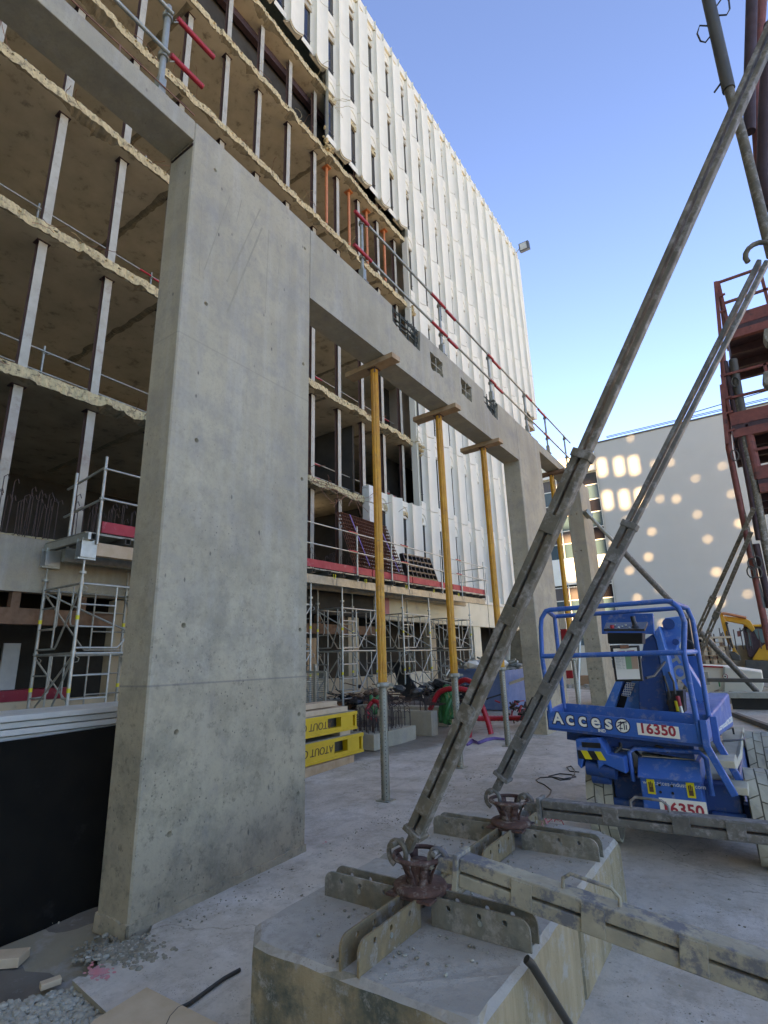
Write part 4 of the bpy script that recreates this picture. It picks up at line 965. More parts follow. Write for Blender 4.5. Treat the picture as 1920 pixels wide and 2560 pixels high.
# boards by the left edge
wb = thing('board_stack', 'stack of white ribbed panels behind the black board at the left edge', 'panels', (-5.4,2.8,0))
for i in range(5):
    MB().box((-6.35+.01*i,-3,.0+.0),(-6.3+.01*i,6.2,.01)).build('packing', MAT['black_board'], wb) if i == 0 else None
    z = 1.06 + i*.052; MB().box((-5.45-.004*i,-3,z),(-4.85+.012*i-(.03 if i % 2 else 0),5.0,z+.045)).build('white_panel', MAT['white_panel'], wb, .006)
MB().box((-5.4,-3,-.05),(-4.95,4.9,1.055)).build('trestle', MAT['black_board'], wb)
tag(MB().add([], []).prism([(-4.36,-2.5,-.05),(-4.32,2.62,-.05),(-4.74,2.95,1.16),(-4.74,2.18,1.14),(-4.72,-2.5,1.1)], (-.04,0,.0)).build('black_board', MAT['black_board'], None), 'large matt black board leaning behind the near pier at the lower left', 'board')
# off-cuts and small things on the soil
def plank(name, lab, cat, c, l, w_, h, ang, mat, tilt=0, grp=None):
    o = MB().box((-l/2,-w_/2,0),(l/2,w_/2,h)).build(name, MAT[mat], None, .004, o=(0,0,0)); o.location = c; o.rotation_euler = (tilt,0,R_(ang)); tag(o, lab, cat, grp); return o
p = atZ(10,2410,-.03); plank('timber_offcut', 'short yellow timber off-cut on the soil at the left edge', 'timber', (p.x-.04,p.y,-.04), .26, .13, .05, 40, 'pale_timber')
p = atZ(130,2468,-.03); plank('timber_offcut', 'small yellow chip of timber where the slab edge breaks off', 'timber', (p.x-.02,p.y,-.03), .10, .05, .03, 75, 'pale_timber')
p = atZ(252,2394,-.03); plank('metal_strip', 'thin pale blue metal strip on the soil beside the near pier', 'metal strip', (p.x,p.y,-.02), .17, .02, .008, 52, 'white_panel')
pa = [atG(366,2480), atG(445,2521), atG(560,2580), atG(560,2700), atG(150,2640), atG(236,2562)]
tag(MB().prism([(v.x,v.y,gz(v.y)+.003) for v in pa], (0,0,.018)).build('plywood_sheet', MAT['pale_timber'], None), 'corner of a tan plywood sheet lying on the slab at the bottom edge', 'plywood')
pts = [atG(640,2290,.012), atG(600,2300,.012), atG(575,2316,.012), atG(548,2330,.012), atG(500,2375,.012), atG(470,2402,.012), atG(445,2520,.02), atG(440,2530,.02)]
pts = [atG(u, v, .012) for u, v in ((600,2424),(585,2432),(560,2446),(535,2464),(505,2486),(475,2508),(445,2523),(425,2545),(400,2600))]
tag(MB().tube(pts, .010, 8).build('black_cable', MAT['dark_tube'], None), 'black cable on the slab running under the front ballast block', 'cable')
pts = [atG(u, v, .008) for u, v in ((1362,1998),(1375,1985),(1378,1975),(1362,1962),(1345,1955),(1340,1950),(1350,1944),(1380,1942),(1410,1947),(1440,1942),(1430,1937),(1400,1934),(1372,1940),(1400,1950),(1425,1948),(1437,1935),(1436,1925),(1428,1915),(1417,1918),(1425,1928),(1448,1930))]
tag(MB().tube(pts, .007, 6).build('power_cable', MAT['dark_tube'], None), 'thin black cable coiled on the slab beside the left wheel of the lift', 'cable')
# spray marks
for cu, cv, ru, rv, lab in ((790,2098,26,9,'pink spray mark on the slab at the right foot of the near pier'), (245,2432,26,14,'pink spray mark on the slab at its broken edge')):
    m = MB()
    for _ in range(160):
        p = atG(cu+random.gauss(0,ru*.55), cv+random.gauss(0,rv*.5)); r = random.uniform(.004,.014)
        if p.x < -3.6: continue
        m.add([(p.x+r*math.cos(a), p.y+r*math.sin(a)*.8, gz(p.y)+.002+random.random()*.001) for a in (0,1,2,3,4,5)], [(0,1,2,3,4,5)])
    tag(m.build('spray_mark', MAT['spray_pink'], None), lab, 'spray mark', kind='stuff')
# ------------------------------------------------------------------ yellow formwork panels and timbers behind the near pier
SX, SY0, SY1 = -5.62, 4.6, 7.35
def fpanel(z, h, label, y1, xo=0):
    t = thing('formwork_unit', label, 'formwork', (SX-.5,SY0,z), 'yellow formwork panels'); x = SX + xo
    b = MB().box((x-.9,SY0,z),(x,y1,z+h)).build('panel_body', MAT['yellow_form'], t)
    MB().box((x,SY0,z+h-.05),(x+.02,y1,z+h)).build('rim', MAT['yellow_form'], t, .003); MB().box((x,SY0,z),(x+.02,y1,z+.035)).build('rim', MAT['yellow_form'], t, .003)
    cm = MB().box((x-.2,y1-.72,z+.075),(x+.1,y1-.40,z+h-.045)).box((x-.15,y1-.10,z+.05),(x+.1,y1-.04,z+h-.05)); cut(b, cm)
    MB().box((x-.19,y1-.72,z+.07),(x-.10,y1-.40,z+h-.05)).build('pocket', MAT['black_plastic'], t)
    MB().box((x-.88,SY0+.02,z+h),(x-.01,y1-.02,z+h+.012)).build('panel_face', MAT['grating_grey'], t)
    text_mb('ATOUT CO', .15, (x+.004,6.72,z+h-.085), (0,-1,0), (0,0,-1), .002, 'LEFT', .1).build('lettering', MAT['print_brown'], t)
zb = gz(6)
fpanel(zb+.13, .29, 'lower yellow formwork panel with upside-down lettering, on a squared timber', SY1+.12, .03)
fpanel(zb+.49, .27, 'upper yellow formwork panel with upside-down lettering, under the loose planks', SY1, 0)
for y, w_ in ((5.7,'nearer to the pier'), (7.05,'nearer to the black pockets')): tag(MB().box((SX-.85,y-.13,zb+.432),(SX+.0,y+.13,zb+.489)).build('spacer_timber', MAT['pale_timber'], None), 'pale timber spacer between the two yellow panels, ' + w_, 'timber', 'spacers between the yellow panels')
tag(MB().bar((SX+.10,4.7,zb+.062),(SX+.0,7.2,zb+.062), .11, .12).build('squared_timber', MAT['timber'], None, .006), 'squared reddish timber on the slab under the yellow panels', 'timber')
tag(MB().box((SX-.75,5.0,zb),(SX-.45,7.3,zb+.125)).build('bearer_timber', MAT['brown_timber'], None), 'dark bearer under the back of the yellow panels', 'timber')
for i, (xo, z, y1, lab) in enumerate(((-.02, .785, 7.12, 'long pale plank on top of the yellow panels, lower one'), (-.10, .875, 6.95, 'long pale plank on top of the yellow panels, topmost one'), (-.42, .785, 6.9, 'pale plank at the back of the top yellow panel'))):
    tag(MB().bar((SX-.12+xo,4.6,zb+z+.03),(SX-.10+xo,y1,zb+z+.03), .24, .075).build('plank', MAT['pale_timber'], None, .004), lab, 'plank', 'planks on the yellow panels')
# ------------------------------------------------------------------ precast units with starter bars
def precast(x0, x1, y0, y1, h, lab, bars):
    zb = gz((y0+y1)/2); t = thing('precast_unit', lab, 'precast concrete', ((x0+x1)/2,(y0+y1)/2,zb), 'precast units with starter bars')
    MB().box((x0,y0,zb),(x1,y1,zb+h)).build('unit_body', MAT['plain_concrete'], t, .006)
    m = MB()
    for _ in range(bars):
        x = random.uniform(x0+.05,x1-.05); y = random.uniform(y0+.05,y1-.05); hh = random.uniform(.18,.42)
        m.tube([(x,y,zb+h),(x,y,zb+h+hh),(x+.05,y+.03,zb+h+hh+.03),(x+.09,y+.05,zb+h+hh-.02),(x+.09,y+.05,zb+h)], .007, 5)
    for k in range(5): m.tube([(x0-.1,y0+.1+k*.08,zb+h+.12+.02*k),(x1+.15,y0+.12+k*.09,zb+h+.11)], .006, 5); m.tube([(x0+.1+.1*k,y0-.12,zb+h+.1),(x0+.12+.1*k,y1+.1,zb+h+.13)], .006, 5)
    tag(m.build('starter_bars', MAT['rebar_steel'], t), kind='stuff')
precast(-6.55, -5.75, 8.0, 9.4, .26, 'low grey precast unit bristling with dark starter bars, behind the nearest prop', 46)
precast(-6.9, -5.6, 9.75, 10.0, .46, 'upright grey precast wall strip behind the starter bars', 6)
precast(-8.4, -5.9, 11.0, 11.35, .40, 'long grey precast beam lying at the back near the scaffold feet', 8)
# ------------------------------------------------------------------ hoses, scrap, skip, gate
def hose(lab, mat, r, rings, name='ribbed_hose'):
    t = thing(name, lab, 'hose', rings[0][0])
    for pts in rings:
        P = [Vector(p) for p in pts]; S = []
        for i in range(len(P)-1):
            p0 = P[max(i-1,0)]; p1 = P[i]; p2 = P[i+1]; p3 = P[min(i+2,len(P)-1)]
            for k in range(14):
                q = k/14; S.append(.5*((2*p1) + (p2-p0)*q + (2*p0-5*p1+4*p2-p3)*q*q + (3*p1-p0-3*p2+p3)*q**3))
        S.append(P[-1]); MB().tube(S, [r*(1.06 if i % 2 else .92) for i in range(len(S))], 10).build('hose_run', MAT[mat], t)
Hy = 10.3
def hp_(u, v, y=Hy): return atY(u, v, y)
hose('bundle of ribbed red hoses flung over the slab behind the muddy raking brace', 'hose_red', .055, [
    [hp_(1075,1775),hp_(1100,1730),hp_(1150,1722),hp_(1190,1740),hp_(1215,1790),hp_(1228,1835)],
    [hp_(1190,1745,10.2),hp_(1180,1780,10.0),hp_(1168,1815,9.9),hp_(1160,1845,9.8)],
    [hp_(1205,1748,10.2),hp_(1188,1790,10.1),hp_(1175,1820,10),hp_(1172,1845,9.9)],
    [hp_(1135,1715,10.6),hp_(1165,1700,10.5),hp_(1200,1730,10.3),hp_(1170,1800,10.1),hp_(1150,1845,9.9)],
    [hp_(1165,1750,10.4),hp_(1150,1790,10.1),hp_(1158,1842,9.9)], [hp_(1180,1796,10.6),hp_(1240,1796,11.2),hp_(1305,1795,11.8)]])
hose('bundle of ribbed green hoses beside the red ones, under the middle prop', 'hose_green', .055, [
    [hp_(1108,1800,10.4),hp_(1110,1750,10.4),hp_(1112,1722,10.5),hp_(1122,1720,10.6),hp_(1128,1760,10.5),hp_(1122,1810,10.3)],
    [hp_(1120,1800,10.2),hp_(1118,1745,10.3),hp_(1110,1735,10.4),hp_(1102,1780,10.4),hp_(1104,1805,10.3)],
    [hp_(1130,1795,10.1),hp_(1140,1770,10.2),hp_(1132,1745,10.3),hp_(1120,1770,10.2),hp_(1112,1808,10.2)]])
hose('red hose coil hanging by the nearest yellow prop', 'hose_red', .05, [[hp_(930,1755,10.6),hp_(918,1775,10.5),hp_(925,1795,10.4),hp_(942,1800,10.4),hp_(952,1780,10.5),hp_(945,1757,10.6),hp_(932,1752,10.7)]])
hose('green hose coil tangled with the red coil by the nearest yellow prop', 'hose_green', .045, [[hp_(928,1740,10.8),hp_(930,1770,10.6),hp_(938,1782,10.5),hp_(948,1765,10.6),hp_(940,1750,10.7),hp_(950,1740,10.8)]])
sk = thing('blue_skip', 'faded blue steel skip filled with scrap, behind the third yellow prop', 'skip', (-6.9,14.5,.2))
s0 = atG(1188,1772); s1 = atG(1300,1782)
SXa, SXb, SYa, SYb, SZ = -7.25, -5.75, 14.0, 15.6, .25
MB().box((SXa,SYa,SZ),(SXb,SYa+.04,SZ+1.0)).box((SXa,SYb,SZ),(SXb,SYb+.04,SZ+1.0)).box((SXa,SYa+.04,SZ),(SXa+.04,SYb,SZ+1.0)).box((SXb-.04,SYa+.04,SZ),(SXb,SYb,SZ+1.0)).box((SXa+.04,SYa+.04,SZ+.1),(SXb-.04,SYb,SZ+.14)).build('tub', MAT['skip_blue'], sk, .004)
for x in (SXa+.05,SXb-.05): MB().box((x-.05,SYa-.03,SZ-.2),(x+.05,SYa-.002,SZ+1.02)).build('corner_post', MAT['beige_wall'], sk)
MB().box((SXa-.02,SYa-.04,SZ+1.0),(SXb+.02,SYa+.06,SZ+1.06)).build('rim', MAT['skip_blue'], sk)
m = MB()
for _ in range(120): rock(m, (random.uniform(SXa+.1,SXb-.1), random.uniform(SYa+.1,SYb-.1), SZ+1.0+random.uniform(-.1,.18)), random.uniform(.08,.2), random.choice((0,0,1,2)))
for _ in range(22):
    p = Vector((random.uniform(SXa,SXb-.2), random.uniform(SYa+.1,SYb-.2), SZ+1.1)); m.bar(p, p + Vector((random.uniform(-.8,.8),random.uniform(-.5,.5),random.uniform(-.05,.3))), .05, .05, (0,0,1), random.choice((0,1)))
o = m.build('scrap_heap', [MAT['galvanised'], MAT['grating_grey'], MAT['print_white']], None); tag(o, 'heap of grey metal scrap and dust piled in the blue skip', 'scrap', kind='stuff')
tag(MB().bar(atY(1195,1735,14.3), atY(1330,1690,14.4), .09, .07).build('timber_bar', MAT['pale_timber'], None), 'dusty timber bar laid across the top of the blue skip', 'timber')
m = MB()
for _ in range(200):
    u = random.gauss(1110,38); v = random.gauss(1735,12); p = atY(u, v, 13.2 + random.random()*.8); p.z = max(p.z, gz(p.y)+.03)
    if random.random() < .5: rock(m, p, random.uniform(.06,.2), random.choice((0,1,1,2)))
    else: m.tube([p, p+Vector((random.uniform(-.3,.3),random.uniform(-.2,.2),random.uniform(-.05,.2))), p+Vector((random.uniform(-.5,.5),random.uniform(-.3,.3),random.uniform(-.15,.2)))], .018, 5, random.choice((0,1,1,3)))
tag(m.build('cable_scrap', [MAT['galvanised'], MAT['black_plastic'], MAT['dark_steel'], MAT['print_white']], None), 'tangled heap of black cable and metal scrap on the ground under the deck end', 'scrap', kind='stuff')
m = MB()
for _ in range(260):
    p = atY(random.gauss(905,48), random.gauss(1762,16), 11.6+random.random()); p.z = max(p.z, gz(p.y)+.02)
    if random.random() < .5: rock(m, p, random.uniform(.04,.14), random.choice((0,1,2)))
    else: m.tube([p, p+Vector((random.uniform(-.4,.4),random.uniform(-.2,.2),random.uniform(-.02,.15))), p+Vector((random.uniform(-.6,.6),random.uniform(-.3,.3),random.uniform(-.1,.15)))], .012, 5, random.choice((0,1,2)))
tag(m.build('site_litter', [MAT['black_plastic'], MAT['rebar_steel'], MAT['brown_timber']], None), kind='stuff')
gt = thing('mesh_gate', 'grey framed mesh gate standing behind the pale planks', 'gate', (-8.0,9.6,gz(9.6)))
g0, g1, g2, g3_ = atY(764,1680,9.6), atY(815,1680,9.6), atY(812,1757,9.6), atY(764,1762,9.6)
m = MB()
for a, b in ((g0,g1),(g1,g2),(g2,g3_),(g3_,g0),(atY(788,1678,9.6),atY(788,1760,9.6))): m.bar(a, b, .05, .04, (0,1,0))
m.build('gate_frame', MAT['prop_steel'], gt)
m = MB()
for i in range(16):
    m.tube([g0.lerp(g1,i/15), g3_.lerp(g2,i/15)], .005, 4); m.tube([g0.lerp(g3_,i/15), g1.lerp(g2,i/15)], .005, 4)
tag(m.build('gate_mesh', MAT['grating_grey'], gt), kind='stuff')
MB().bar(atY(788,1660,9.6), g3(atY(788,1780,9.6).x, 9.6, .0), .06, .06, (0,1,0)).build('gate_post', MAT['prop_steel'], gt)
tag(MB().bar(atY(802,1765,9.9), atY(835,1790,9.4), .4, .03, (0,.3,1)).build('metal_sheet', MAT['galvanised'], None), 'grey metal sheet leaning at the foot of the mesh gate', 'metal sheet')
t = thing('ladder_board', 'black ribbed panel leaning against the scaffold under the deck', 'panel', (-9,14,gz(14)))
MB().prism([atY(980,1655,15.0),atY(1000,1655,15.0),atY(1060,1750,14.2),atY(1005,1750,14.2)], (0,.06,0)).build('panel_body', MAT['black_plastic'], t)
for i in range(7): MB().bar(atY(982+i*5,1665+i*13,15.0-i*.1)-Vector((0,.03,0)), atY(1003+i*8,1662+i*13,15.0-i*.1)-Vector((0,.03,0)), .03, .05, (0,1,0)).build('rib', MAT['dark_steel'], t)
t = thing('lashing_strap', 'crumpled purple lashing strap on the slab in front of the red hoses', 'strap', atG(1210,1855))
MB().tube([atG(u,v,.02) for u,v in ((1168,1862),(1180,1853),(1195,1858),(1215,1850),(1235,1846),(1262,1848))], [.02,.045,.03,.035,.03,.02], 8).build('webbing', MAT['strap_purple'], t)
o = MB()
for _ in range(50):
    p = atG(random.gauss(1305,18), random.gauss(1795,14)); p.z += random.uniform(.02,.25); o.tube([p, p+Vector((random.uniform(-.2,.2),random.uniform(-.2,.2),random.uniform(-.1,.2)))], random.uniform(.01,.035), 5, random.choice((0,0,1)))
tag(o.build('rag_heap', [MAT['rebar_steel'], MAT['print_red']], None), 'dark heap of rags and straps at the foot of the second pier', 'rags', kind='stuff')
tag(MB().tube([atY(u,v,9.9) for u,v in ((1300,1800),(1318,1770),(1330,1745),(1340,1742),(1352,1748))], .014, 6).build('bent_bar', MAT['dark_tube'], None), 'bent dark bar leaning on the second pier', 'steel bar')

# ------------------------------------------------------------------ blue boom lift
YF = 4.95
def L(u, v, d=0.0): return atY(u, v, YF + d)
lf = thing('boom_lift', 'blue self-propelled mast boom lift with caged platform and dusty grey tyres', 'boom lift', (-.8,6,gz(6)))
def face(mb, pts, back, mi=0): mb.prism(pts, back, mi)
# chassis
zc = gz(6)
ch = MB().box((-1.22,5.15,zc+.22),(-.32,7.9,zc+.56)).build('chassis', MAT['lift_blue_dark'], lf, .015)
MB().prism([(-1.24,5.30,zc+.56),(-.36,5.30,zc+.56),(-.30,6.0,zc+.62),(-.32,7.9,zc+.62),(-1.3,7.9,zc+.62),(-1.4,6.0,zc+.62)], (0,0,.05)).build('chassis_deck', MAT['dusty_deck'], lf, .01)
for a, b in (((-.86,5.9),(-.62,5.9)), ((-.45,6.2),(-.28,6.4)), ((-1.15,6.1),(-1.0,6.1)), ((-.5,6.9),(-.4,7.3))):
    z = zc+.68; MB().tube([(a[0],a[1],z-.02),(a[0],a[1],z+.05),(b[0],b[1],z+.05),(b[0],b[1],z-.02)], .010, 6).build('grab_handle', MAT['black_plastic'], lf)
# front battery box with its lid and labels
b0_, b1_ = L(1594,1912,.02), L(1748,1938,.02); bx0, bx1 = b0_.x, b1_.x; bz = (b0_.z+b1_.z)/2; yb = 4.97
nz = L(1690,2046,.0).z; zlo = nz - .03
box = MB().box((bx0,yb,zlo),(bx1,yb+.42,bz-.07)).build('battery_box', MAT['lift_blue'], lf, .008)
MB().prism([(bx0-.01,yb-.02,bz-.075),(bx0-.01,yb-.02,bz-.06),(bx0-.01,yb+.10,bz+.06),(bx0-.01,yb+.42,bz+.07),(bx0-.01,yb+.42,bz-.075)], (bx1-bx0+.02,0,0)).build('box_lid', MAT['lift_blue'], lf, .006)
MB().prism([(bx0+.02,yb+.115,bz+.064),(bx1-.02,yb+.115,bz+.064),(bx1-.02,yb+.40,bz+.074),(bx0+.02,yb+.40,bz+.074)], (0,0,.006)).build('lid_dust', MAT['dusty_deck'], lf)
MB().tube([(bx0-.06,yb+.05,zlo+.25),(bx0-.06,yb+.05,bz+.10),(bx0-.02,yb+.08,bz+.13),(bx1+.02,yb+.08,bz+.13),(bx1+.06,yb+.05,bz+.09),(bx1+.06,yb+.05,zlo+.2)], .018, 8).build('box_guard', MAT['lift_blue'], lf)
pl_ = MB().box((bx0+.12,yb-.006,nz),(bx0+.44,yb-.001,nz+.13)).build('number_plate', MAT['print_white'], lf)
text_mb('16350', .115, (bx0+.132,yb-.0075,nz+.024), (1,0,0), (0,0,1), .001, spacing=1.0, bold=.003).build('plate_number', MAT['print_red'], pl_)
for x in (bx0+.05, bx1-.10):
    s_ = MB().box((x,yb-.006,nz+.15),(x+.055,yb-.001,nz+.255)).build('warning_label', MAT['label_yellow'], lf)
    MB().box((x+.012,yb-.008,nz+.165),(x+.043,yb-.0065,nz+.20)).tube([(x+.016,yb-.008,nz+.2),(x+.016,yb-.008,nz+.235)],.004,5).tube([(x+.028,yb-.008,nz+.2),(x+.028,yb-.008,nz+.24)],.004,5).tube([(x+.039,yb-.008,nz+.2),(x+.039,yb-.008,nz+.232)],.004,5).build('hand_symbol', MAT['print_brown'], s_)
text_mb('www.acces-industrie.com', .042, (bx0+.02,yb-.002,bz-.115), (1,0,0), (0,0,1), .001).build('web_lettering', MAT['white_panel'], lf)
for x in (bx0+.14,bx1-.2):
    for z in (nz+.17,nz+.22): MB().disc((x,yb-.003,z),(0,-1,0),.010,.004,10).build('bolt', MAT['black_plastic'], lf)
# steering axle and wheels
MB().bar((-1.3,5.42,zc+.32),(-.2,5.42,zc+.32), .12, .14).build('front_axle', MAT['lift_blue_dark'], lf, .01)
MB().tube([(-1.22,5.2,zc+.36),(-.35,5.2,zc+.34)], .022, 10).build('steering_ram', MAT['galvanised_clean'], lf)
MB().tube([(-1.28,5.14,zc+.36),(-1.0,5.14,zc+.36)], .035, 10).build('ram_body', MAT['lift_blue_dark'], lf); MB().tube([(-.52,5.14,zc+.34),(-.3,5.14,zc+.34)], .035, 10).build('ram_body', MAT['lift_blue_dark'], lf)
def wheel(cx, cy, r, w_, steer=0):
    c = Vector((cx, cy, gz(cy) + r)); t = MB(); n = 40
    prof = [(r*.55,-w_/2),(r*.93,-w_/2),(r*.965,-w_/2+.02),(r*.975,0),(r*.965,w_/2-.02),(r*.93,w_/2),(r*.55,w_/2)]
    rz = Matrix.Rotation(R_(steer), 3, 'Z')
    vs = []; fs = []
    for rr, xo in prof:
        for j in range(n): a = 6.28318*j/n; vs.append(c + rz @ Vector((xo, rr*math.cos(a), rr*math.sin(a))))
    for i in range(len(prof)-1):
        for j in range(n): fs.append((i*n+j, i*n+(j+1)%n, (i+1)*n+(j+1)%n, (i+1)*n+j))
    t.add(vs, fs, 1, True)
    K = 15
    for k in range(K):                                          # moulded tread lugs
        for row, (xa, xb) in enumerate(((-w_/2+.002,-w_/6-.006),(-w_/6+.004,w_/6-.004),(w_/6+.006,w_/2-.002))):
            a0 = 6.28318*(k + row*.33)/K; da = 6.28318/K*.93; sk_ = .10
            P = []
            for rr in (r*.95, r*1.0):
                for (x, aa) in ((xa,a0+(sk_ if row != 1 else 0)),(xb,a0+(0 if row == 0 else sk_*.6)),(xb,a0+da+(0 if row == 0 else sk_*.6)),(xa,a0+da+(sk_ if row != 1 else 0))):
                    P.append(c + rz @ Vector((x, rr*math.cos(aa), rr*math.sin(aa))))
            # bend the long lug over two segments
            t.add(P, [(4,5,6,7),(0,1,5,4),(1,2,6,5),(2,3,7,6),(3,0,4,7)], 0)
    wo_ = t.build('wheel', [MAT['tyre_grey'], MAT['tyre_groove']], lf)
    for sx in (-1,1):
        m = MB(); q = c + rz @ Vector((sx*(w_/2+.002),0,0)); m.tube([q - rz @ Vector((sx*.05,0,0)), q], r*.62, 20); m.build('rim', MAT['beige_wall'], wo_)
wheel(-1.365, 5.40, .335, .215, 6); wheel(-.17, 5.36, .335, .225, 4); wheel(-.19, 7.35, .335, .22); wheel(-1.42, 7.35, .335, .22)
# hydraulic knuckle at the left front
kx0, kx1 = L(1441,1870,-.05).x, L(1518,1870,-.05).x; kz0, kz1 = L(1480,1915,-.05).z, L(1480,1850,-.05).z
kn = MB().prism([(kx0,4.9,kz1),(kx1-.06,4.9,kz1+.02),(kx1,4.9,kz1-.1),(kx1+.12,4.9,kz1-.12),(kx1+.12,4.9,kz1-.24),(kx1-.04,4.9,kz0+.02),(kx1-.09,4.9,kz0-.02),(kx0+.15,4.9,kz0+.09),(kx0+.06,4.9,kz0+.09),(kx0+.02,4.9,kz0-.03),(kx0-.005,4.9,kz0)], (0,.34,0)).build('knuckle_plate', MAT['lift_blue'], lf, .008)
for k in range(4):
    MB().prism([(kx0+.01+k*.055,4.897,kz1-.15),(kx0+.065+k*.055,4.897,kz1-.15),(kx0+.03+k*.055,4.897,kz1-.085),(kx0-.02+k*.055 if k else kx0+.005,4.897,kz1-.085)], (0,-.002,0)).build('hazard_stripe', MAT['black_plastic'] if k % 2 == 0 else MAT['label_yellow'], kn)
MB().tube([(kx0+.05,4.98,kz0-.02),(kx0+.28,4.98,kz0-.04)], .065, 14).tube([(kx0+.08,5.0,kz0-.10),(kx0+.22,5.0,kz0-.10)], .05, 12).build('knuckle_pin', MAT['lift_blue_dark'], lf)
MB().box((kx0+.05,4.895,kz1-.06),(kx0+.20,4.905,kz1-.02)).build('knuckle_slot', MAT['black_plastic'], kn)
for pts in ([L(1490,1875,0),L(1530,1890,.05),L(1552,1868,.1),L(1548,1840,.2)], [L(1580,1868,.3),L(1600,1890,.2),L(1640,1905,.15),L(1652,1890,.2),L(1640,1870,.3)], [L(1620,1860,.2),L(1650,1868,.1),L(1672,1880,.1)], [L(1500,1880,0),L(1535,1900,.1),L(1556,1885,.2)]):
    MB().tube(pts, .014, 7).build('hydraulic_hose', MAT['dark_steel'], lf)
# turntable
MB().lathe([(0,0),(.36,0),(.36,.10),(.30,.12),(.30,.22),(0,.22)], (-.80,6.25,zc+.66), 28).build('slew_ring', MAT['dark_steel'], lf)
# platform
FL, FR_ = L(1366,1776), L(1757,1822); BLf = L(1372,1818); BRf = L(1752,1862)
fzl, fzr = FL.z, FR_.z; zb0 = BLf.z - .0; zb1 = BRf.z
DP = .78
bl_ = atY(1432,1768,YF+DP); br_ = atY(1772,1815,YF+DP)
fl3, fr3 = Vector((FL.x,YF,zb0)), Vector((FR_.x,YF,zb1)); rl3, rr3 = Vector((bl_.x-.10,YF+DP,zb0)), Vector((FR_.x+.02,YF+DP,zb1))
hgt = fzl - zb0
def wallp(a, b, name='toe_panel', h=hgt, th=(0,.012,0), mat='lift_blue'):
    m = MB(); m.prism([a, b, b+Vector((0,0,h)), a+Vector((0,0,h))], th); return m.build(name, MAT[mat], lf, .003)
fp = wallp(fl3, fr3); wallp(rl3, rr3, th=(0,-.012,0)); wallp(fl3, rl3, th=(.012,0,0)); wallp(fr3, rr3, th=(-.012,0,0))
MB().prism([fl3,fr3,rr3,rl3], (0,0,-.02)).build('platform_floor', MAT['lift_blue_dark'], lf)
MB().prism([fl3+Vector((.02,.02,.004)),fr3+Vector((-.02,.02,.004)),rr3+Vector((-.02,-.02,.004)),rl3+Vector((.02,-.02,.004))], (0,0,.012)).build('floor_boards', MAT['pale_timber'], lf)
MB().bar(fl3+Vector((.12,.3,-.06)), fr3+Vector((-.1,.3,-.08)), .35, .10).build('platform_beam', MAT['lift_blue_dark'], lf)
# front lettering
xd = (fr3-fl3).normalized(); zd = Vector((0,0,1)); Wd = (fr3-fl3).length
def fp3(s, h, o=-.003): return fl3 + xd*s + Vector((0,o,h))
def lett(txt, size, s, h, mat, o, name, bold=0, sp=1.0):
    return text_mb(txt, size, fp3(s,h,o), xd, zd, .0008, spacing=sp, bold=bold).build(name, MAT[mat], fp)
H0 = hgt*.30
for st in ((('A',.125,.085),('CC',.098,.20),('ES',.098,.375)),):
    pass
word = [('A', .125, .055), ('c', .155, .165), ('c', .155, .27), ('e', .155, .375), ('s', .155, .485)]
for ch_, sz, s in word:
    lett(ch_, sz, s*Wd/1.2, H0, 'print_dark', -.0015, 'letter_outline', bold=.012)
    lett(ch_, sz, s*Wd/1.2, H0, 'print_white', -.0040, 'letter', bold=.0035)
lett('IND', .034, .425*Wd/1.2, H0-.032, 'print_white', -.004, 'letter', bold=.001)
cc = fp3(.625*Wd/1.2, H0+.035, -.002)
MB().disc(cc, (0,-1,0), .058, .001, 28).build('badge', MAT['print_dark'], fp)
MB().disc(cc+Vector((0,-.0012,0)), (0,-1,0), .050, .001, 28).build('badge_disc', MAT['print_white'], fp)
m = MB()
def st2(pts, w_=.008):
    P = [cc + xd*a + Vector((0,-.0030,b)) for a, b in pts]
    for a, b in zip(P, P[1:]): m.bar(a, b, w_, .0012, (0,1,0))
st2([(-.045,-.012),(.012,.030),(.012,-.030)]); st2([(-.030,-.022),(-.002,-.022)]); st2([(.028,-.028),(.028,.010)]); st2([(-.035,.020),(.035,.034)]); st2([(-.012,.034),(-.020,-.040)],.006); st2([(.026,.020),(.031,.020)])
m.build('badge_letters', MAT['print_dark'], fp)
npw = .30*Wd/1.2; s0_ = .735*Wd/1.2
q0 = fp3(s0_, .022, -.003); npl = MB().prism([q0, q0+xd*npw, q0+xd*npw+zd*(hgt-.05), q0+zd*(hgt-.05)], (0,-.002,0)).build('number_plate', MAT['print_white'], fp)
text_mb('16350', .104, fp3(s0_+.012,.040,-.0062), xd, zd, .0008, spacing=1.02, bold=.003).build('plate_number', MAT['print_red'], fp)
# rails
rt_ = .021
def tb(name, pts, r=rt_, mat='lift_blue'): return MB().tube(pts, r, 10).build(name, MAT[mat], lf)
zt = L(1400,1526).z; zm = L(1380,1640).z
TL = Vector((L(1360,1530).x, YF, zt)); TR = Vector((L(1684,1508).x, YF, zt+.0)); BLt = Vector((rl3.x+.02, YF+DP, zt-.0)); BRt = Vector((rr3.x-.05, YF+DP, zt-.0))
tb('top_rail', [TL+Vector((.01,0,0)), TL+Vector((.06,0,.012)), TR-Vector((.06,0,-.012)), TR])
tb('top_rail', [BLt, BRt]); tb('top_rail', [TL+Vector((.03,.02,.005)), BLt]); tb('top_rail', [TR-Vector((.03,-.02,-.005)), BRt])
tb('corner_post', [TL+Vector((.015,0,0)), TL+Vector((-.03,0,-.06)), TL+Vector((-.045,0,-.14)), Vector((fl3.x+.01,YF+.005,zm)), Vector((fl3.x+.03,YF+.014,fzl-.02))])
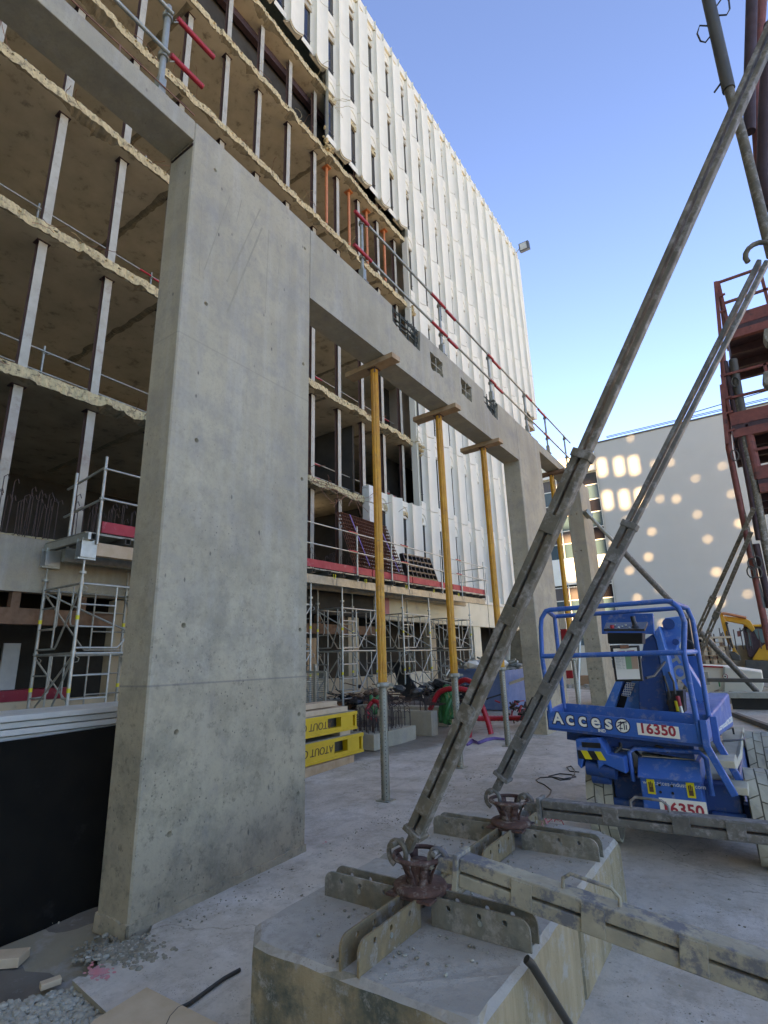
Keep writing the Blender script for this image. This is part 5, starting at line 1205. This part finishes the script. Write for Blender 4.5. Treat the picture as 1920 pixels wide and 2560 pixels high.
tb('corner_post', [TR-Vector((.015,0,0)), TR+Vector((.03,0,-.05)), TR+Vector((.055,0,-.16)), Vector((fr3.x-.04,YF+.005,zm)), Vector((fr3.x-.03,YF+.014,fzr-.1))])
tb('corner_post', [BLt, Vector((rl3.x+.02,YF+DP-.02,fzl-.05))]); tb('corner_post', [BRt, BRt+Vector((.03,0,-.12)), Vector((rr3.x-.03,YF+DP-.02,fzr-.05))])
tb('mid_rail', [Vector((fl3.x+.01,YF,zm)), Vector((fr3.x-.04,YF,zm))]); tb('mid_rail', [Vector((rl3.x+.02,YF+DP,zm)), Vector((rr3.x-.04,YF+DP,zm))])
tb('mid_rail', [Vector((fl3.x+.01,YF,zm)), Vector((rl3.x+.02,YF+DP,zm))]); tb('mid_rail', [Vector((fr3.x-.04,YF,zm)), Vector((rr3.x-.04,YF+DP,zm))], mat='lift_blue_light')
# entry ladder at the right corner
for o in (Vector((0,0,0)), Vector((.05,.28,0))):
    MB().bar(L(1757,1800)+o, L(1768,1872,-.02)+o, .05, .04, (0,1,0)).bar(L(1768,1868,-.02)+o, L(1838,1990,-.02)+o, .05, .04, (0,1,0)).build('ladder_stile', MAT['lift_blue'], lf, .006)
for (u, v) in ((1806,1908),(1838,1975)):
    p = L(u+8, v, 0); MB().box((p.x-.06,p.y-.02,p.z-.03),(p.x+.06,p.y+.30,p.z+.02)).build('ladder_step', MAT['dusty_deck'], lf, .005)
# mast, jib arms, controls
def poly(pts, d, back, name, mat, bev=.006): return MB().prism([L(u,v,d) for u,v in pts], (0,back,0)).build(name, MAT[mat], lf, bev)
poly([(1502,1534),(1632,1533),(1636,1585),(1504,1585)], .92, .05, 'mast_head', 'lift_blue')
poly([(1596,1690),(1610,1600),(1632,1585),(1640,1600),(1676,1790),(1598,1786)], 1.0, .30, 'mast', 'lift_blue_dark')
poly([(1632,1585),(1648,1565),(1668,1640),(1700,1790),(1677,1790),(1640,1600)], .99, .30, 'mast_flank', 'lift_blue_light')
poly([(1650,1595),(1672,1585),(1768,1742),(1750,1760),(1662,1650)], 1.25, .20, 'jib_arm', 'lift_blue_light')
poly([(1700,1560),(1735,1560),(1765,1790),(1730,1790)], 1.75, .25, 'rear_mast', 'lift_blue')
poly([(1662,1545),(1700,1540),(1712,1562),(1690,1625),(1665,1640),(1650,1600)], 1.15, .16, 'jib_knuckle', 'lift_blue_light')
MB().disc(L(1672,1560,1.12),(0,-1,0),.055,.03,20).disc(L(1690,1605,1.12),(0,-1,0),.03,.03,16).build('knuckle_bolt', MAT['lift_blue_dark'], lf)
poly([(1700,1545),(1722,1545),(1738,1640),(1716,1640)], 1.4, .12, 'cable_tray', 'black_plastic')
poly([(1540,1700),(1562,1692),(1535,1772),(1508,1772)], 1.1, .10, 'lower_arm', 'lift_blue_light')
poly([(1562,1692),(1580,1700),(1560,1775),(1536,1774)], 1.2, .06, 'arm_slot', 'black_plastic')
poly([(1580,1700),(1604,1705),(1600,1778),(1558,1776)], 1.1, .10, 'lower_arm', 'lift_blue_light')
pp = poly([(1566,1706),(1588,1708),(1574,1742),(1553,1739)], 1.08, .01, 'perforated_plate', 'white_panel', 0)
m = MB()
for i in range(4):
    for j in range(6): m.disc(L(1566+i*5.4-j*2.3+(j%2)*2.5, 1709+j*5.6+i*.5, 1.078), (0,-1,0), .008, .003, 8)
tag(m.build('plate_hole', MAT['lift_blue_dark'], pp), kind='stuff')
poly([(1666,1728),(1708,1726),(1712,1782),(1672,1780)], .95, .2, 'valve_box', 'black_plastic')
for (u, v, c_) in ((1694,1740,'print_red'), (1690,1752,'label_yellow'), (1700,1765,'galvanised_clean')):
    MB().tube([L(u,v,.94), L(u+6,v+26,.94)], .018, 8).build('valve', MAT[c_], lf)
for pts in ([L(1660,1690,.97),L(1668,1715,.94),L(1675,1740,.95),L(1668,1760,.97)], [L(1672,1680,.97),L(1684,1705,.95),L(1688,1735,.95)], [L(1615,1695,.3),L(1635,1690,.4),L(1652,1668,.7),L(1662,1655,.95)], [L(1718,1600,1.38),L(1730,1606,1.36),L(1738,1620,1.36)]):
    MB().tube(pts, .011, 7).build('control_hose', MAT['dark_steel'], lf)
text_mb('TO', .17, L(1662,1648,1.245), (L(1700,1712,1.245)-L(1662,1648,1.245)), Vector((.85,0,.5)), .001, bold=.006).build('arm_lettering', MAT['post_light'], lf)
text_mb('SA', .16, L(1716,1715,1.745), (L(1736,1775,1.745)-L(1716,1715,1.745)), Vector((.9,0,.3)), .001, bold=.006).build('arm_lettering', MAT['post_light'], lf)
# motor cover
A_, B_ = L(1640,1795,.95), L(1770,1795,.95); A2, B2 = L(1640,1858,.95), L(1777,1858,.95); D_, C_ = L(1708,1732,2.3), L(1827,1736,2.3); D2, C2 = L(1720,1845,2.3), L(1845,1846,2.3)
C_ = Vector((B_.x+.13, YF+2.3, B_.z+.13)); D_ = Vector((A_.x+.05, YF+2.3, A_.z+.15)); C2 = Vector((B2.x+.13, YF+2.3, B2.z)); D2 = Vector((A2.x+.05, YF+2.3, A2.z))
m = MB(); m.add([A_,B_,C_,D_,A2,B2,C2,D2], [(0,1,2,3),(4,7,6,5),(0,4,5,1),(1,5,6,2),(2,6,7,3),(3,7,4,0)])
mc = m.build('motor_cover', MAT['lift_blue'], lf, .02)
dx_ = (C2-B2).normalized(); nn = dx_.cross(Vector((0,0,1)))
text_mb('www.acces-industrie.com', .12, B2 + dx_*.08 + Vector((0,0,.05)) + nn*.004, dx_, (0,0,1), .001, bold=.002).build('side_lettering', MAT['print_white'], mc)
# control panel and clipboard in the platform
cp = MB().prism([L(1510,1578,.34),L(1612,1578,.34),L(1620,1560,.52),L(1516,1562,.52)], (0,0,.02)).build('control_console', MAT['black_plastic'], lf)
MB().prism([L(1518,1582,.35),L(1606,1582,.35),L(1606,1610,.37),L(1520,1609,.37)], (0,.16,0)).build('console_box', MAT['black_plastic'], lf, .006)
MB().disc(L(1531,1571,.36)+Vector((0,0,.0)),(0,0,1),.018,.03,14).build('stop_button', MAT['red_plastic'], lf)
MB().tube([L(1590,1570,.40), L(1583,1550,.40), L(1581,1541,.40)], [.024,.02,.022], 10).lathe([(.045,0),(.04,.012),(.022,.03)], L(1589,1572,.40), 14).build('joystick', MAT['black_plastic'], lf)
m = MB()
for k in range(9): p = L(1520+k*9,1573-(k%3)*3,.37+.03*(k%3)); m.disc(p+Vector((0,0,.012)),(0,0,1),.008,.01,8,k%2)
m.build('switch', [MAT['galvanised_clean'], MAT['print_white']], cp)['kind'] = 'stuff'
c0, c1_, c2_, c3 = L(1526,1617,.12), L(1598,1613,.12), L(1608,1703,.10), L(1538,1704,.10)
cb = thing('clipboard', 'black framed clipboard with a printed chart hung inside the lift platform', 'clipboard', c0)
MB().prism([c0,c1_,c2_,c3], (0,.025,0)).build('board', MAT['black_plastic'], cb, .008)
def cbp(s, t, o=-.002): a = c0.lerp(c1_, s); b = c3.lerp(c2_, s); q = a.lerp(b, t); return Vector((q.x, q.y+o, q.z))
def quad(s0, t0, s1, t1, o, name, mat): return MB().prism([cbp(s0,t0,o),cbp(s1,t0,o),cbp(s1,t1,o),cbp(s0,t1,o)], (0,-.001,0)).build(name, MAT[mat], cb)
pg = quad(.09,.06,.91,.94,-.001,'paper','paper_white')
quad(.47,.21,.67,.66,-.003,'green_column','paper_green'); quad(.67,.21,.90,.66,-.003,'tan_column','paper_tan')
m = MB()
for k in range(11):
    t_ = .22 + k*.042; m.bar(cbp(.13,t_,-.0035), cbp(.13+random.uniform(.12,.2),t_,-.0035), .003, .001, (0,1,0)); m.bar(cbp(.34,t_,-.0035), cbp(.38+random.uniform(0,.05),t_,-.0035), .003, .001, (0,1,0))
m.build('print_line', MAT['galvanised_clean'], pg)['kind'] = 'stuff'
m = MB().bar(cbp(.22,.15,-.0035), cbp(.50,.148,-.0035), .006, .001, (0,1,0)).bar(cbp(.55,.148,-.0035), cbp(.82,.146,-.0035), .006, .001, (0,1,0)); m.build('title_line', MAT['print_red'], pg)['kind'] = 'stuff'
MB().bar(cbp(.35,.02,-.01), cbp(.65,.02,-.01), .03, .015, (0,1,0)).build('clip', MAT['copper_wire'], cb)
# ------------------------------------------------------------------ background buildings
YW = 50.0
wh = thing('white_gable_building', 'plain white rendered building wall across the far end of the site, dappled with sunlight', 'building', (5,YW,0))
wx0 = atY(1483,1112,YW).x; zt0 = atY(1487,1110,YW).z
MB().box((wx0,YW,0),(30,YW+15,zt0)).build('wall', MAT['render_white'], wh)
MB().box((wx0-.05,YW-.06,zt0),(30.1,YW+.3,zt0+.14)).build('coping', MAT['dark_steel'], wh)
for z in (.42,.0): MB().tube([(wx0+1.2,YW+.3,zt0+.45+z*.3),(30,YW+.3,zt0+.45+z*.3)], .035, 6).build('roof_rail', MAT['dark_steel'], wh)
MB().bar((wx0+.02,YW-.02,0),(wx0+.02,YW-.02,zt0), .10, .06, (0,1,0)).build('corner_trim', MAT['post_light'], wh)
MB().bar((wx0+17.0,YW-.5,zt0+1.1),(wx0+8.5,YW+.5,zt0+.95), .06,.06).build('roof_cable', MAT['dark_steel'], wh)
gb = thing('glazed_office_block', 'sunlit glazed office block with cream bands beside the white wall, beyond the far pier', 'building', (-14,YW,0))
gx0, gx1 = -30.0, wx0-.08
zs = [atY(1465,v,YW).z for v in (1172,1190,1215,1236,1266,1292,1328,1351,1383,1412,1452,1490,1530,1560,1590,1610)]
MB().box((gx0,YW+.5,0),(gx1,YW+12,atY(1465,1172,YW).z)).build('core', MAT['interior_dark'], gb)
top = atY(1440,1140,YW).z
MB().box((gx0,YW+.0,zs[0]+.0),(gx1,YW+12,top)).build('attic_wall', MAT['cream_wall'], gb)
MB().box((gx0,YW-.25,zs[0]-.35),(gx1,YW+.0,zs[0]+.12)).build('eaves', MAT['facade_white'], gb)
Hs = 2.62; z = zs[0]-.4; k = 0
while z > .3:
    zlo_ = z - Hs*.46; zlo2 = z - Hs
    white = (k == 3)
    for i in range(11):
        xa = gx1 - (i+1)*1.9; xb = gx1 - i*1.9
        if not white:
            MB().box((xa+.04,YW+.12,zlo_+.03),(xb-.04,YW+.16,z-.03)).build('window_pane', MAT['brown_blind'] if (i*7+k*3) % 3 else MAT['dark_glass'], gb)
            MB().box((xa+.04,YW+.12,zlo2+.03),(xb-.04,YW+.16,zlo_-.03)).build('window_pane', MAT['curtain_glass'], gb)
        else:
            MB().box((xa+.01,YW-.05,zlo2+.2),(xb-.01,YW+.2,z)).build('white_panel', MAT['white_paint'], gb)
    for zz_ in (z, zlo_): MB().box((gx0,YW+.05,zz_-.045),(gx1,YW+.12,zz_+.045)).build('transom', MAT['facade_white'], gb)
    z = zlo2; k += 1
for i in range(12): MB().box((gx1-i*1.9-.045,YW+.04,0),(gx1-i*1.9+.045,YW+.115,zs[0]-.35)).build('mullion', MAT['facade_white'], gb)
# ------------------------------------------------------------------ far side of the site
def lab(o, l, c, g=None): return tag(o, l, c, g)
ex = thing('excavator', 'yellow mini excavator with folded arm at the far right', 'excavator', atY(1890,1690,27)); YE = 27.0
def X(u, v, d=0): return atY(u, v, YE + d)
def xp(pts, d, back, name, mat, bev=.03): return MB().prism([X(u,v,d) for u,v in pts], (0,back,0)).build(name, MAT[mat], ex, bev)
xp([(1798,1533),(1806,1530),(1818,1560),(1832,1610),(1848,1640),(1838,1642),(1820,1612),(1806,1570)], 0, .3, 'dipper_arm', 'excavator_yellow')
xp([(1803,1545),(1812,1540),(1862,1545),(1876,1552),(1888,1572),(1880,1580),(1862,1562),(1812,1552)], .05, .35, 'boom', 'excavator_yellow')
MB().tube([X(1806,1533,-.1),X(1830,1537,-.1),X(1866,1545,-.1)], .06, 8).build('dipper_ram', MAT['orange_steel'], ex)
MB().tube([X(1820,1560,-.1),X(1815,1555,-.1),X(1824,1590,-.1),X(1832,1620,-.1)], .035, 6).build('hose', MAT['dark_tube'], ex)
MB().tube([X(1822,1612,-.15),X(1828,1628,-.15)], .06, 8).build('bucket_ram', MAT['galvanised_clean'], ex)
xp([(1822,1632),(1836,1628),(1850,1640),(1852,1652),(1830,1650)], -.1, .5, 'quick_hitch', 'dark_steel')
cbx = xp([(1858,1566),(1925,1566),(1925,1612),(1885,1648),(1870,1642),(1862,1600)], .3, 1.2, 'cab', 'formwork_dark')
xp([(1858,1562),(1925,1560),(1925,1567),(1858,1567)], .2, 1.4, 'cab_roof', 'excavator_yellow')
xp([(1866,1572),(1874,1572),(1880,1615),(1872,1615)], .28, .02, 'cab_window', 'cab_glass', 0); xp([(1883,1572),(1922,1572),(1922,1603),(1906,1608),(1894,1596)], .28, .02, 'cab_window', 'cab_glass', 0)
xp([(1882,1645),(1898,1620),(1925,1602),(1925,1652),(1880,1650)], .2, 1.5, 'counterweight', 'excavator_yellow')
xp([(1862,1650),(1925,1652),(1925,1700),(1866,1696)], .1, 1.6, 'undercarriage', 'dark_steel')
xp([(1842,1578),(1852,1576),(1854,1590),(1844,1592)], .1, .1, 'mirror', 'formwork_red', 0); MB().tube([X(1852,1578,.15),X(1862,1572,.3)], .03, 6).build('mirror_arm', MAT['dark_steel'], ex)
YH = 20.5
def Q(u, v, d=0): return atY(u, v, YH + d)
hb = thing('white_site_tank', 'long low white container with a red stripe and round emblem in front of the excavator', 'container', Q(1800,1730))
body = MB().prism([Q(1742,1664),Q(1812,1667),Q(1905,1680),Q(1910,1712),Q(1900,1742),Q(1742,1742)], (0,2.0,0)).build('container_body', MAT['white_paint'], hb, .03)
MB().prism([Q(1742,1663,-.02),Q(1809,1666,-.02),Q(1809,1670,-.02),Q(1742,1667,-.02)], (0,-.02,0)).build('red_stripe', MAT['red_plastic'], hb)
MB().bar(Q(1810,1667,-.03), Q(1810,1742,-.03), .05,.04,(0,1,0)).build('seam_rib', MAT['post_light'], hb)
e0 = Q(1813,1691,-.03); em = MB().disc(e0,(0,-1,0),.075,.01,20).build('emblem', MAT['print_red'], hb); MB().disc(e0+Vector((0,-.012,0)),(0,-1,0),.055,.01,20).build('emblem_disc', MAT['print_white'], em); MB().disc(e0+Vector((0,-.024,0)),(0,-1,0),.025,.01,12).build('emblem_dot', MAT['print_dark'], em)
MB().prism([Q(1848,1682,-.02),Q(1853,1682,-.02),Q(1853,1688,-.02),Q(1848,1688,-.02)], (0,-.02,0)).build('red_tag', MAT['red_plastic'], hb)
lab(MB().box(Q(1795,1703,-.3), Q(1802,1716,-.1)).build('green_bin', MAT['hose_green'], None, .01), 'small green tub beside the white container', 'tub')
pt = thing('pallet_stack', 'stack of timber pallets and boards behind the white container', 'pallets', atY(1780,1640,26))
for i in range(6):
    zz_ = atY(1780,1655,26).z - .1 + i*.17
    a = atY(1742,1640,26).x; b = atY(1815,1640,26).x
    MB().box((a+random.uniform(-.1,.1),26,zz_),(b+random.uniform(-.2,.1),27,zz_+.03)).build('pallet_deck', MAT['timber'], pt)
    for f in (0,.28,.55,.85): MB().box((a+(b-a)*f,26,zz_+.03),(a+(b-a)*f+.12,27,zz_+.165)).build('pallet_block', MAT['brown_timber'] if (i+int(f*10)) % 3 == 0 else MAT['pale_timber'], pt)
MB().box((a-.3,26.1,zz_+.17),(b+.3,26.9,zz_+.25)).build('top_board', MAT['pale_timber'], pt)
m = MB()
for i in range(40): x = random.uniform(a-.3,b+3.2); m.tube([(x,26.6,zz_-.3),(x+.02,26.6,zz_+.25+random.uniform(.1,.35))], .02, 4)
tag(m.build('wall_starters', MAT['rebar_steel'], None), 'row of thin starter bars rising behind the pallets and excavator', 'rebar', kind='stuff')
lab(MB().box((-2.8,27.8,0),(3,28.1,1.75)).build('concrete_wall', MAT['plain_concrete'], None), 'low grey concrete wall behind the excavator', 'wall')
def steel(a, b, w_, h, l, mat='dark_steel', g='dark steel beams lying at the right edge', nm='steel_beam'): return lab(MB().bar(a,b,w_,h).build(nm, MAT[mat], None, .005), l, 'steel beam', g)
Yb = 16.0
steel(atY(1768,1700,Yb), atY(1960,1702,Yb), .1, .09, 'thin dark steel tube, upper one of the beams beside the lift at the right edge')
steel(atY(1776,1737,Yb-.5), atY(1960,1738,Yb-.5), .25, .13, 'wide grey-topped steel beam lying behind the lift at the right edge', 'galvanised')
steel(atY(1830,1757,Yb-.2), atY(1960,1758,Yb-.2), .3, .34, 'black box painting in the shadow gap under the wide grey-topped beam', 'black_plastic')  # black box stands in for shade; no separate beam here
steel(atG(1836,1786,.06), atG(1960,1832,.06), .10, .09, 'long dark steel bar on the ground beside the motor cover of the lift')
lab(MB().box(atY(1762,1712,16.5)+Vector((0,0,0)), atY(1768,1690,16.5)+Vector((.03,.06,.1))).build('steel_stake', MAT['galvanised'], None), 'short grey stake standing by the thin steel tube', 'stake')
# clutter seen between the second and third piers
mp = thing('barrier_post', 'tall red and white barrier post behind the second pier', 'post', atY(1410,1700,18))
for v0, v1, c_ in ((1530,1573,'print_white'),(1573,1625,'red_plastic'),(1625,1676,'print_white'),(1676,1696,'red_plastic')):
    a = atY(1396+ (v0-1530)*.13, v0, 18); b = atY(1396+(v1-1530)*.13, v1, 18); MB().bar(a+Vector((.1,0,0)), b+Vector((.1,0,0)), .20,.06,(0,1,0)).build('band', MAT[c_], mp)
p = atY(1452,1705,24); lab(MB().box((p.x-.1,24,p.z-.25),(p.x+.55,24.5,p.z+.25)).build('cardboard_box', MAT['cardboard'], None), 'open brown cardboard box on the ground between the far piers', 'box')
p = atY(1448,1650,25); lab(MB().box((p.x-.5,25,.0),(p.x+.5,25.3,p.z+.6)).build('white_cabinet', MAT['white_paint'], None), 'white site cabinet standing behind the cardboard box', 'cabinet')
tag(MB().tube([atY(1457,1358,16.4), atY(1446,1700,15.4), g3(atY(1446,1745,15.3).x,15.3)], .045, 10).build('steel_pole', MAT['galvanised_clean'], None), 'bright galvanised pole leaning beside the far pier', 'pole')
tag(MB().tube([atY(1428,1580,16.6), atY(1448,1745,15.6)], .05, 10).build('steel_pole', MAT['grating_grey'], None), 'dull grey pole crossing behind the bright leaning pole', 'pole')
gp = thing('speckled_panel', 'grey speckled screen panel on a frame between the cream wall and the second pier', 'panel', atY(1295,1620,17.5))
MB().prism([atY(1277,1578,17.5),atY(1318,1575,17.5),atY(1318,1660,17.5),atY(1273,1658,17.5)], (0,.08,0)).build('screen', MAT['broken_grey'], gp)
MB().bar(atY(1270,1566,17.4),atY(1325,1562,17.4),.12,.08,(0,1,0)).bar(atY(1274,1568,17.4),atY(1270,1690,17.4),.08,.08,(0,1,0)).build('frame', MAT['white_paint'], gp)
tag(MB().prism([atY(1262,1598,17.2),atY(1272,1612,17.2),atY(1266,1625,17.2),atY(1258,1622,17.2)], (0,.02,0)).build('red_sign', MAT['red_plastic'], None), 'small red sign plate behind the third yellow prop', 'sign')
# ------------------------------------------------------------------ red wall formwork with walkways, and struts at the right edge
YR = 13.0
fw_ = thing('wall_formwork', 'tall rusty red wall formwork with three walkways and guard rails at the right edge', 'formwork', (2,YR,0))
def V(u, v, d=0): return atY(u, v, YR + d)
xR = 4.2
def platform(ul, vt, hr, label_h, thick=.16, rail=True, deep=2.4):
    a = V(ul, vt); z = a.z; x0 = a.x
    MB().box((x0,YR,z-.02),(xR,YR+.06,z+.26)).build('toe_plate', MAT['formwork_red'], fw_)
    MB().box((x0,YR+.06,z-.02),(x0+.05,YR+deep,z+.2)).build('toe_plate', MAT['formwork_red'], fw_)
    MB().box((x0,YR,z-.12),(xR,YR+deep,z-.03)).build('walkway', MAT['formwork_dark'], fw_)
    for yy_ in (.0,.8,1.6,deep-.12): MB().box((x0,YR+yy_,z-.30),(xR,YR+yy_+.12,z-.121)).build('bearer', MAT['formwork_red'] if yy_ < .5 else MAT['formwork_dark'], fw_)
    if rail:
        for zz_ in (.62,1.18): MB().bar((x0,YR+.03,z+zz_),(xR,YR+.03,z+zz_),.05,.05).build('guard_rail', MAT['formwork_red'], fw_); MB().bar((x0+.03,YR,z+zz_),(x0+.03,YR+deep,z+zz_),.05,.05).build('guard_rail', MAT['formwork_red'], fw_)
        xx_ = x0
        while xx_ < xR: MB().bar((xx_+.03,YR+.03,z),(xx_+.03,YR+.03,z+1.2),.06,.05,(0,1,0)).build('guard_post', MAT['formwork_red'], fw_); xx_ += .78
    return x0, z
xa, za = platform(1818, 818, 1, 'upper'); xb, zb_ = platform(1828, 1062, 1, 'middle'); xc_, zc_ = platform(1893, 1196, 1, 'lower')
for (u0, v0, u1, v1) in ((1789,705,1803,862),(1804,962,1818,1110)):
    MB().bar(V(u0,v0,-.02), V(u1,v1,-.02), .075, .06, (0,1,0)).build('gate_stile', MAT['formwork_red'], fw_)
    for f in (.25,.5,.8): MB().bar(V(u0,v0,-.02).lerp(V(u1,v1,-.02),f), V(u0,v0,-.02).lerp(V(u1,v1,-.02),f)+Vector((.16,0,.02)), .04,.04).build('gate_hinge', MAT['formwork_red'], fw_)
MB().box((1.5,YR+2.4,1.0),(xR,YR+2.6,za+1.0)).build('form_panel', MAT['formwork_dark'], fw_)
for (pts, r, mat) in (([(1806,880),(1815,1010),(1822,1120),(1868,1345),(1900,1500),(1925,1625)], .06, 'formwork_red'), ([(1812,905),(1848,1080),(1874,1215),(1898,1350)], .06, 'formwork_dark'), ([(1832,900),(1846,985),(1872,1120)], .085, 'dark_steel'), ([(1846,1000),(1866,1130),(1884,1200),(1910,1340),(1930,1440)], .075, 'brace_steel'),
        ([(1822,1120),(1846,1240),(1870,1330)], .05, 'brace_steel'), ([(1864,1060),(1880,1130),(1896,1200)], .10, 'formwork_red'), ([(1870,1345),(1888,1440),(1908,1520)], .055, 'dark_steel'), ([(1890,1360),(1925,1520)], .06, 'formwork_dark')):
    for (p_, q_) in zip(pts, pts[1:]): MB().tube([V(*p_,.1),V(*q_,.1)], r, 10).build('strut', MAT[mat], fw_)
for (u, v) in ((1837,1138),(1880,1410),(1894,1405),(1878,1430),(1894,1430),(1838,955)):
    c = V(u,v,.0); MB().tube([c+Vector((.07*math.cos(k*.7),0,.12*math.sin(k*.7))) for k in range(9)], .014, 6, closed=True).build('locking_ring', MAT['dark_steel'], fw_)
for (u, v, s_) in ((1916,838,1),(1914,945,1)):
    MB().prism([V(u-6,v-16,-.6),V(u+16,v-22,-.6),V(u+16,v+18,-.6),V(u,v+18,-.6),V(u-8,v+4,-.6)], (0,.3,0)).build('anchor_plate', MAT['plate_steel'], fw_, .02)
for (u0,v0,u1,v1,l) in ((1885,1270,1720,1632,'left one of the two thin grey struts rising to the red formwork behind the lift'), (1878,1330,1741,1655,'right one of the two thin rusty struts rising to the red formwork behind the lift')):
    p0 = atY(u1,v1,14.2); p1 = atY(u0,v0,YR-.1); t = thing('formwork_strut', l, 'strut', p0, 'thin struts behind the lift'); mid = p0.lerp(p1,.40)
    mt = 'galvanised' if u0 == 1880 else 'brace_steel'
    for sg in (-1,1): MB().bar(p0,mid,.042,.07,(0,1,0),0,(sg*.030,0)).build('channel', MAT[mt], t)
    for f in (.1,.35,.6,.85): MB().bar(p0.lerp(mid,f),p0.lerp(mid,f+.04),.095,.09,(0,1,0)).build('batten', MAT[mt], t)
    MB().bar(mid-(p1-p0).normalized()*.1,mid+(p1-p0).normalized()*.05,.125,.11,(0,1,0)).build('sleeve_end', MAT[mt], t)
    MB().bar(mid,p1,.08,.07,(0,1,0)).build('inner_tube', MAT[mt], t)
    MB().tube([p0, p0-(p1-p0).normalized()*2.0],.05,8).build('foot_tube', MAT[mt], t)
p0 = atY(1463,1279,15.74); p1 = atG(1890,1727)
p1 = atY(1892,1728,20.0); t = thing('pier_strut', 'long grey tubular strut sloping from the far pier down past the white wall', 'strut', p0); d_ = (p1-p0).normalized()
MB().tube([p0,p0+d_*1.4],.05,10).build('head_tube', MAT['galvanised'], t); MB().tube([p0+d_*1.3,p1],.085,12).build('main_tube', MAT['dark_steel'] if False else MAT['brace_steel_blue'], t); MB().tube([p0+d_*1.25,p0+d_*1.45],.11,12).build('sleeve_collar', MAT['galvanised'], t)
MB().bar(p0-d_*.02,p0+d_*.22,.2,.12).build('head_plate', MAT['galvanised'], t)
for (pts, y_, r, l, mt) in (([(1762,-40),(1822,225)], 4.4, .047, 'dark steel strut entering at the top right, outer tube with wire clips', 'dark_steel'), ([(1880,-30),(1874,200),(1874,330)], 5.2, .05, 'dark red upright tube at the top right behind the big brace', 'formwork_dark'), ([(1905,-30),(1888,230),(1903,440)], 5.4, .05, 'rusty red inclined tube at the top right edge', 'formwork_red'), ([(1925,60),(1912,260),(1908,440),(1925,520)], 4.9, .05, 'dark red tube running down the top right edge', 'formwork_dark')):
    t = thing('formwork_tube', l, 'steel tube', atY(*pts[0], y_), 'steel tubes in the top right corner')
    MB().tube([atY(u,v,y_) for u,v in pts], r, 12).build('tube', MAT[mt], t)
    if y_ == 4.4:
        MB().tube([atY(1820,215,y_),atY(1858,350,y_),atY(1930,640,y_)], .036, 12).build('inner_tube', MAT['brace_steel'], t)
        for (u, v, s_) in ((1788,20,1),(1776,65,-1)):
            c = atY(u,v,y_); MB().tube([c, c+Vector((.07*s_,0,.07)), c+Vector((.10*s_,0,.0)), c+Vector((.09*s_,0,-.10)), c+Vector((.06*s_,0,-.14)), c+Vector((.0,0,-.09))], .007, 6).build('wire_clip', MAT['dark_tube'], t)
        c = atY(1815,190,y_); MB().tube([c, c-Vector((.10,0,.10))], .009, 6).build('locking_pin', MAT['dark_tube'], t)
# ------------------------------------------------------------------ unseen blocker added behind the viewer: it keeps the low sun off the site;
# its openings are shaped to throw sun patches on the far wall
YT = -24.0; tb_ = thing('sun_blocker', 'unseen pale wall added behind the viewer, with openings that shape the sunlight', 'building', (20,YT,0))
dxT = SUN.x/abs(SUN.y)*(YW-YT); dzT = SUN.z/abs(SUN.y)*(YW-YT)
holes = []
for (u, v, kind) in ((1504,1170,1),(1547,1167,1),(1584,1165,1),(1634,1161,3),(1676,1158,3),(1518,1252,1),(1560,1250,1),(1600,1246,1),(1690,1249,2),(1649,1249,3),(1738,1198,2),(1805,1167,2),(1562,1300,4),(1628,1331,2),(1742,1288,2),(1828,1237,2),(1848,1310,2),(1532,1360,2),(1620,1394,2),(1573,1428,2),(1768,1350,2),(1856,1397,2),(1790,1432,2),(1592,1497,2),(1644,1474,4),(1868,1487,2),(1798,1507,2),(1575,1097,3),(1880,1330,2),(1900,1440,2),(1560,1560,4),(1655,1560,2)):
    p = atY(u, v, YW); ww, hh = {1:(.66,1.65), 2:(random.uniform(.28,.42),random.uniform(.28,.46)), 3:(.26,.40), 4:(.24,.26)}[kind]
    holes.append((p.x+dxT-ww/2, p.x+dxT+ww/2, p.z+dzT-hh/2, p.z+dzT+hh/2))
for zz_ in (3, 8, 13): holes.append((wx0-3.9+dxT, wx0-.5+dxT, zz_+dzT, zz_+dzT+4.2))
holes.append((wx0-3.9+dxT, wx0-.5+dxT, 18+dzT, 24+dzT))
X0, X1, Z1 = -30., 23.5, 57.
cutx = sorted({X0, X1} | {h[0] for h in holes} | {h[1] for h in holes}); cutz = sorted({0., Z1} | {h[2] for h in holes} | {h[3] for h in holes})
m = MB()
inside = lambda x, z: any(h[0] < x < h[1] and h[2] < z < h[3] for h in holes)
for zlo_, zhi_ in zip(cutz, cutz[1:]):
    run = None
    for xlo, xhi in zip(cutx, cutx[1:]):
        if inside((xlo+xhi)/2, (zlo_+zhi_)/2):
            if run: m.box((run[0],YT,zlo_),(run[1],YT+.3,zhi_)); run = None
        else: run = (run[0] if run else xlo, xhi)
    if run: m.box((run[0],YT,zlo_),(run[1],YT+.3,zhi_))
m.build('pierced_screen', MAT['blocker_render'], tb_)
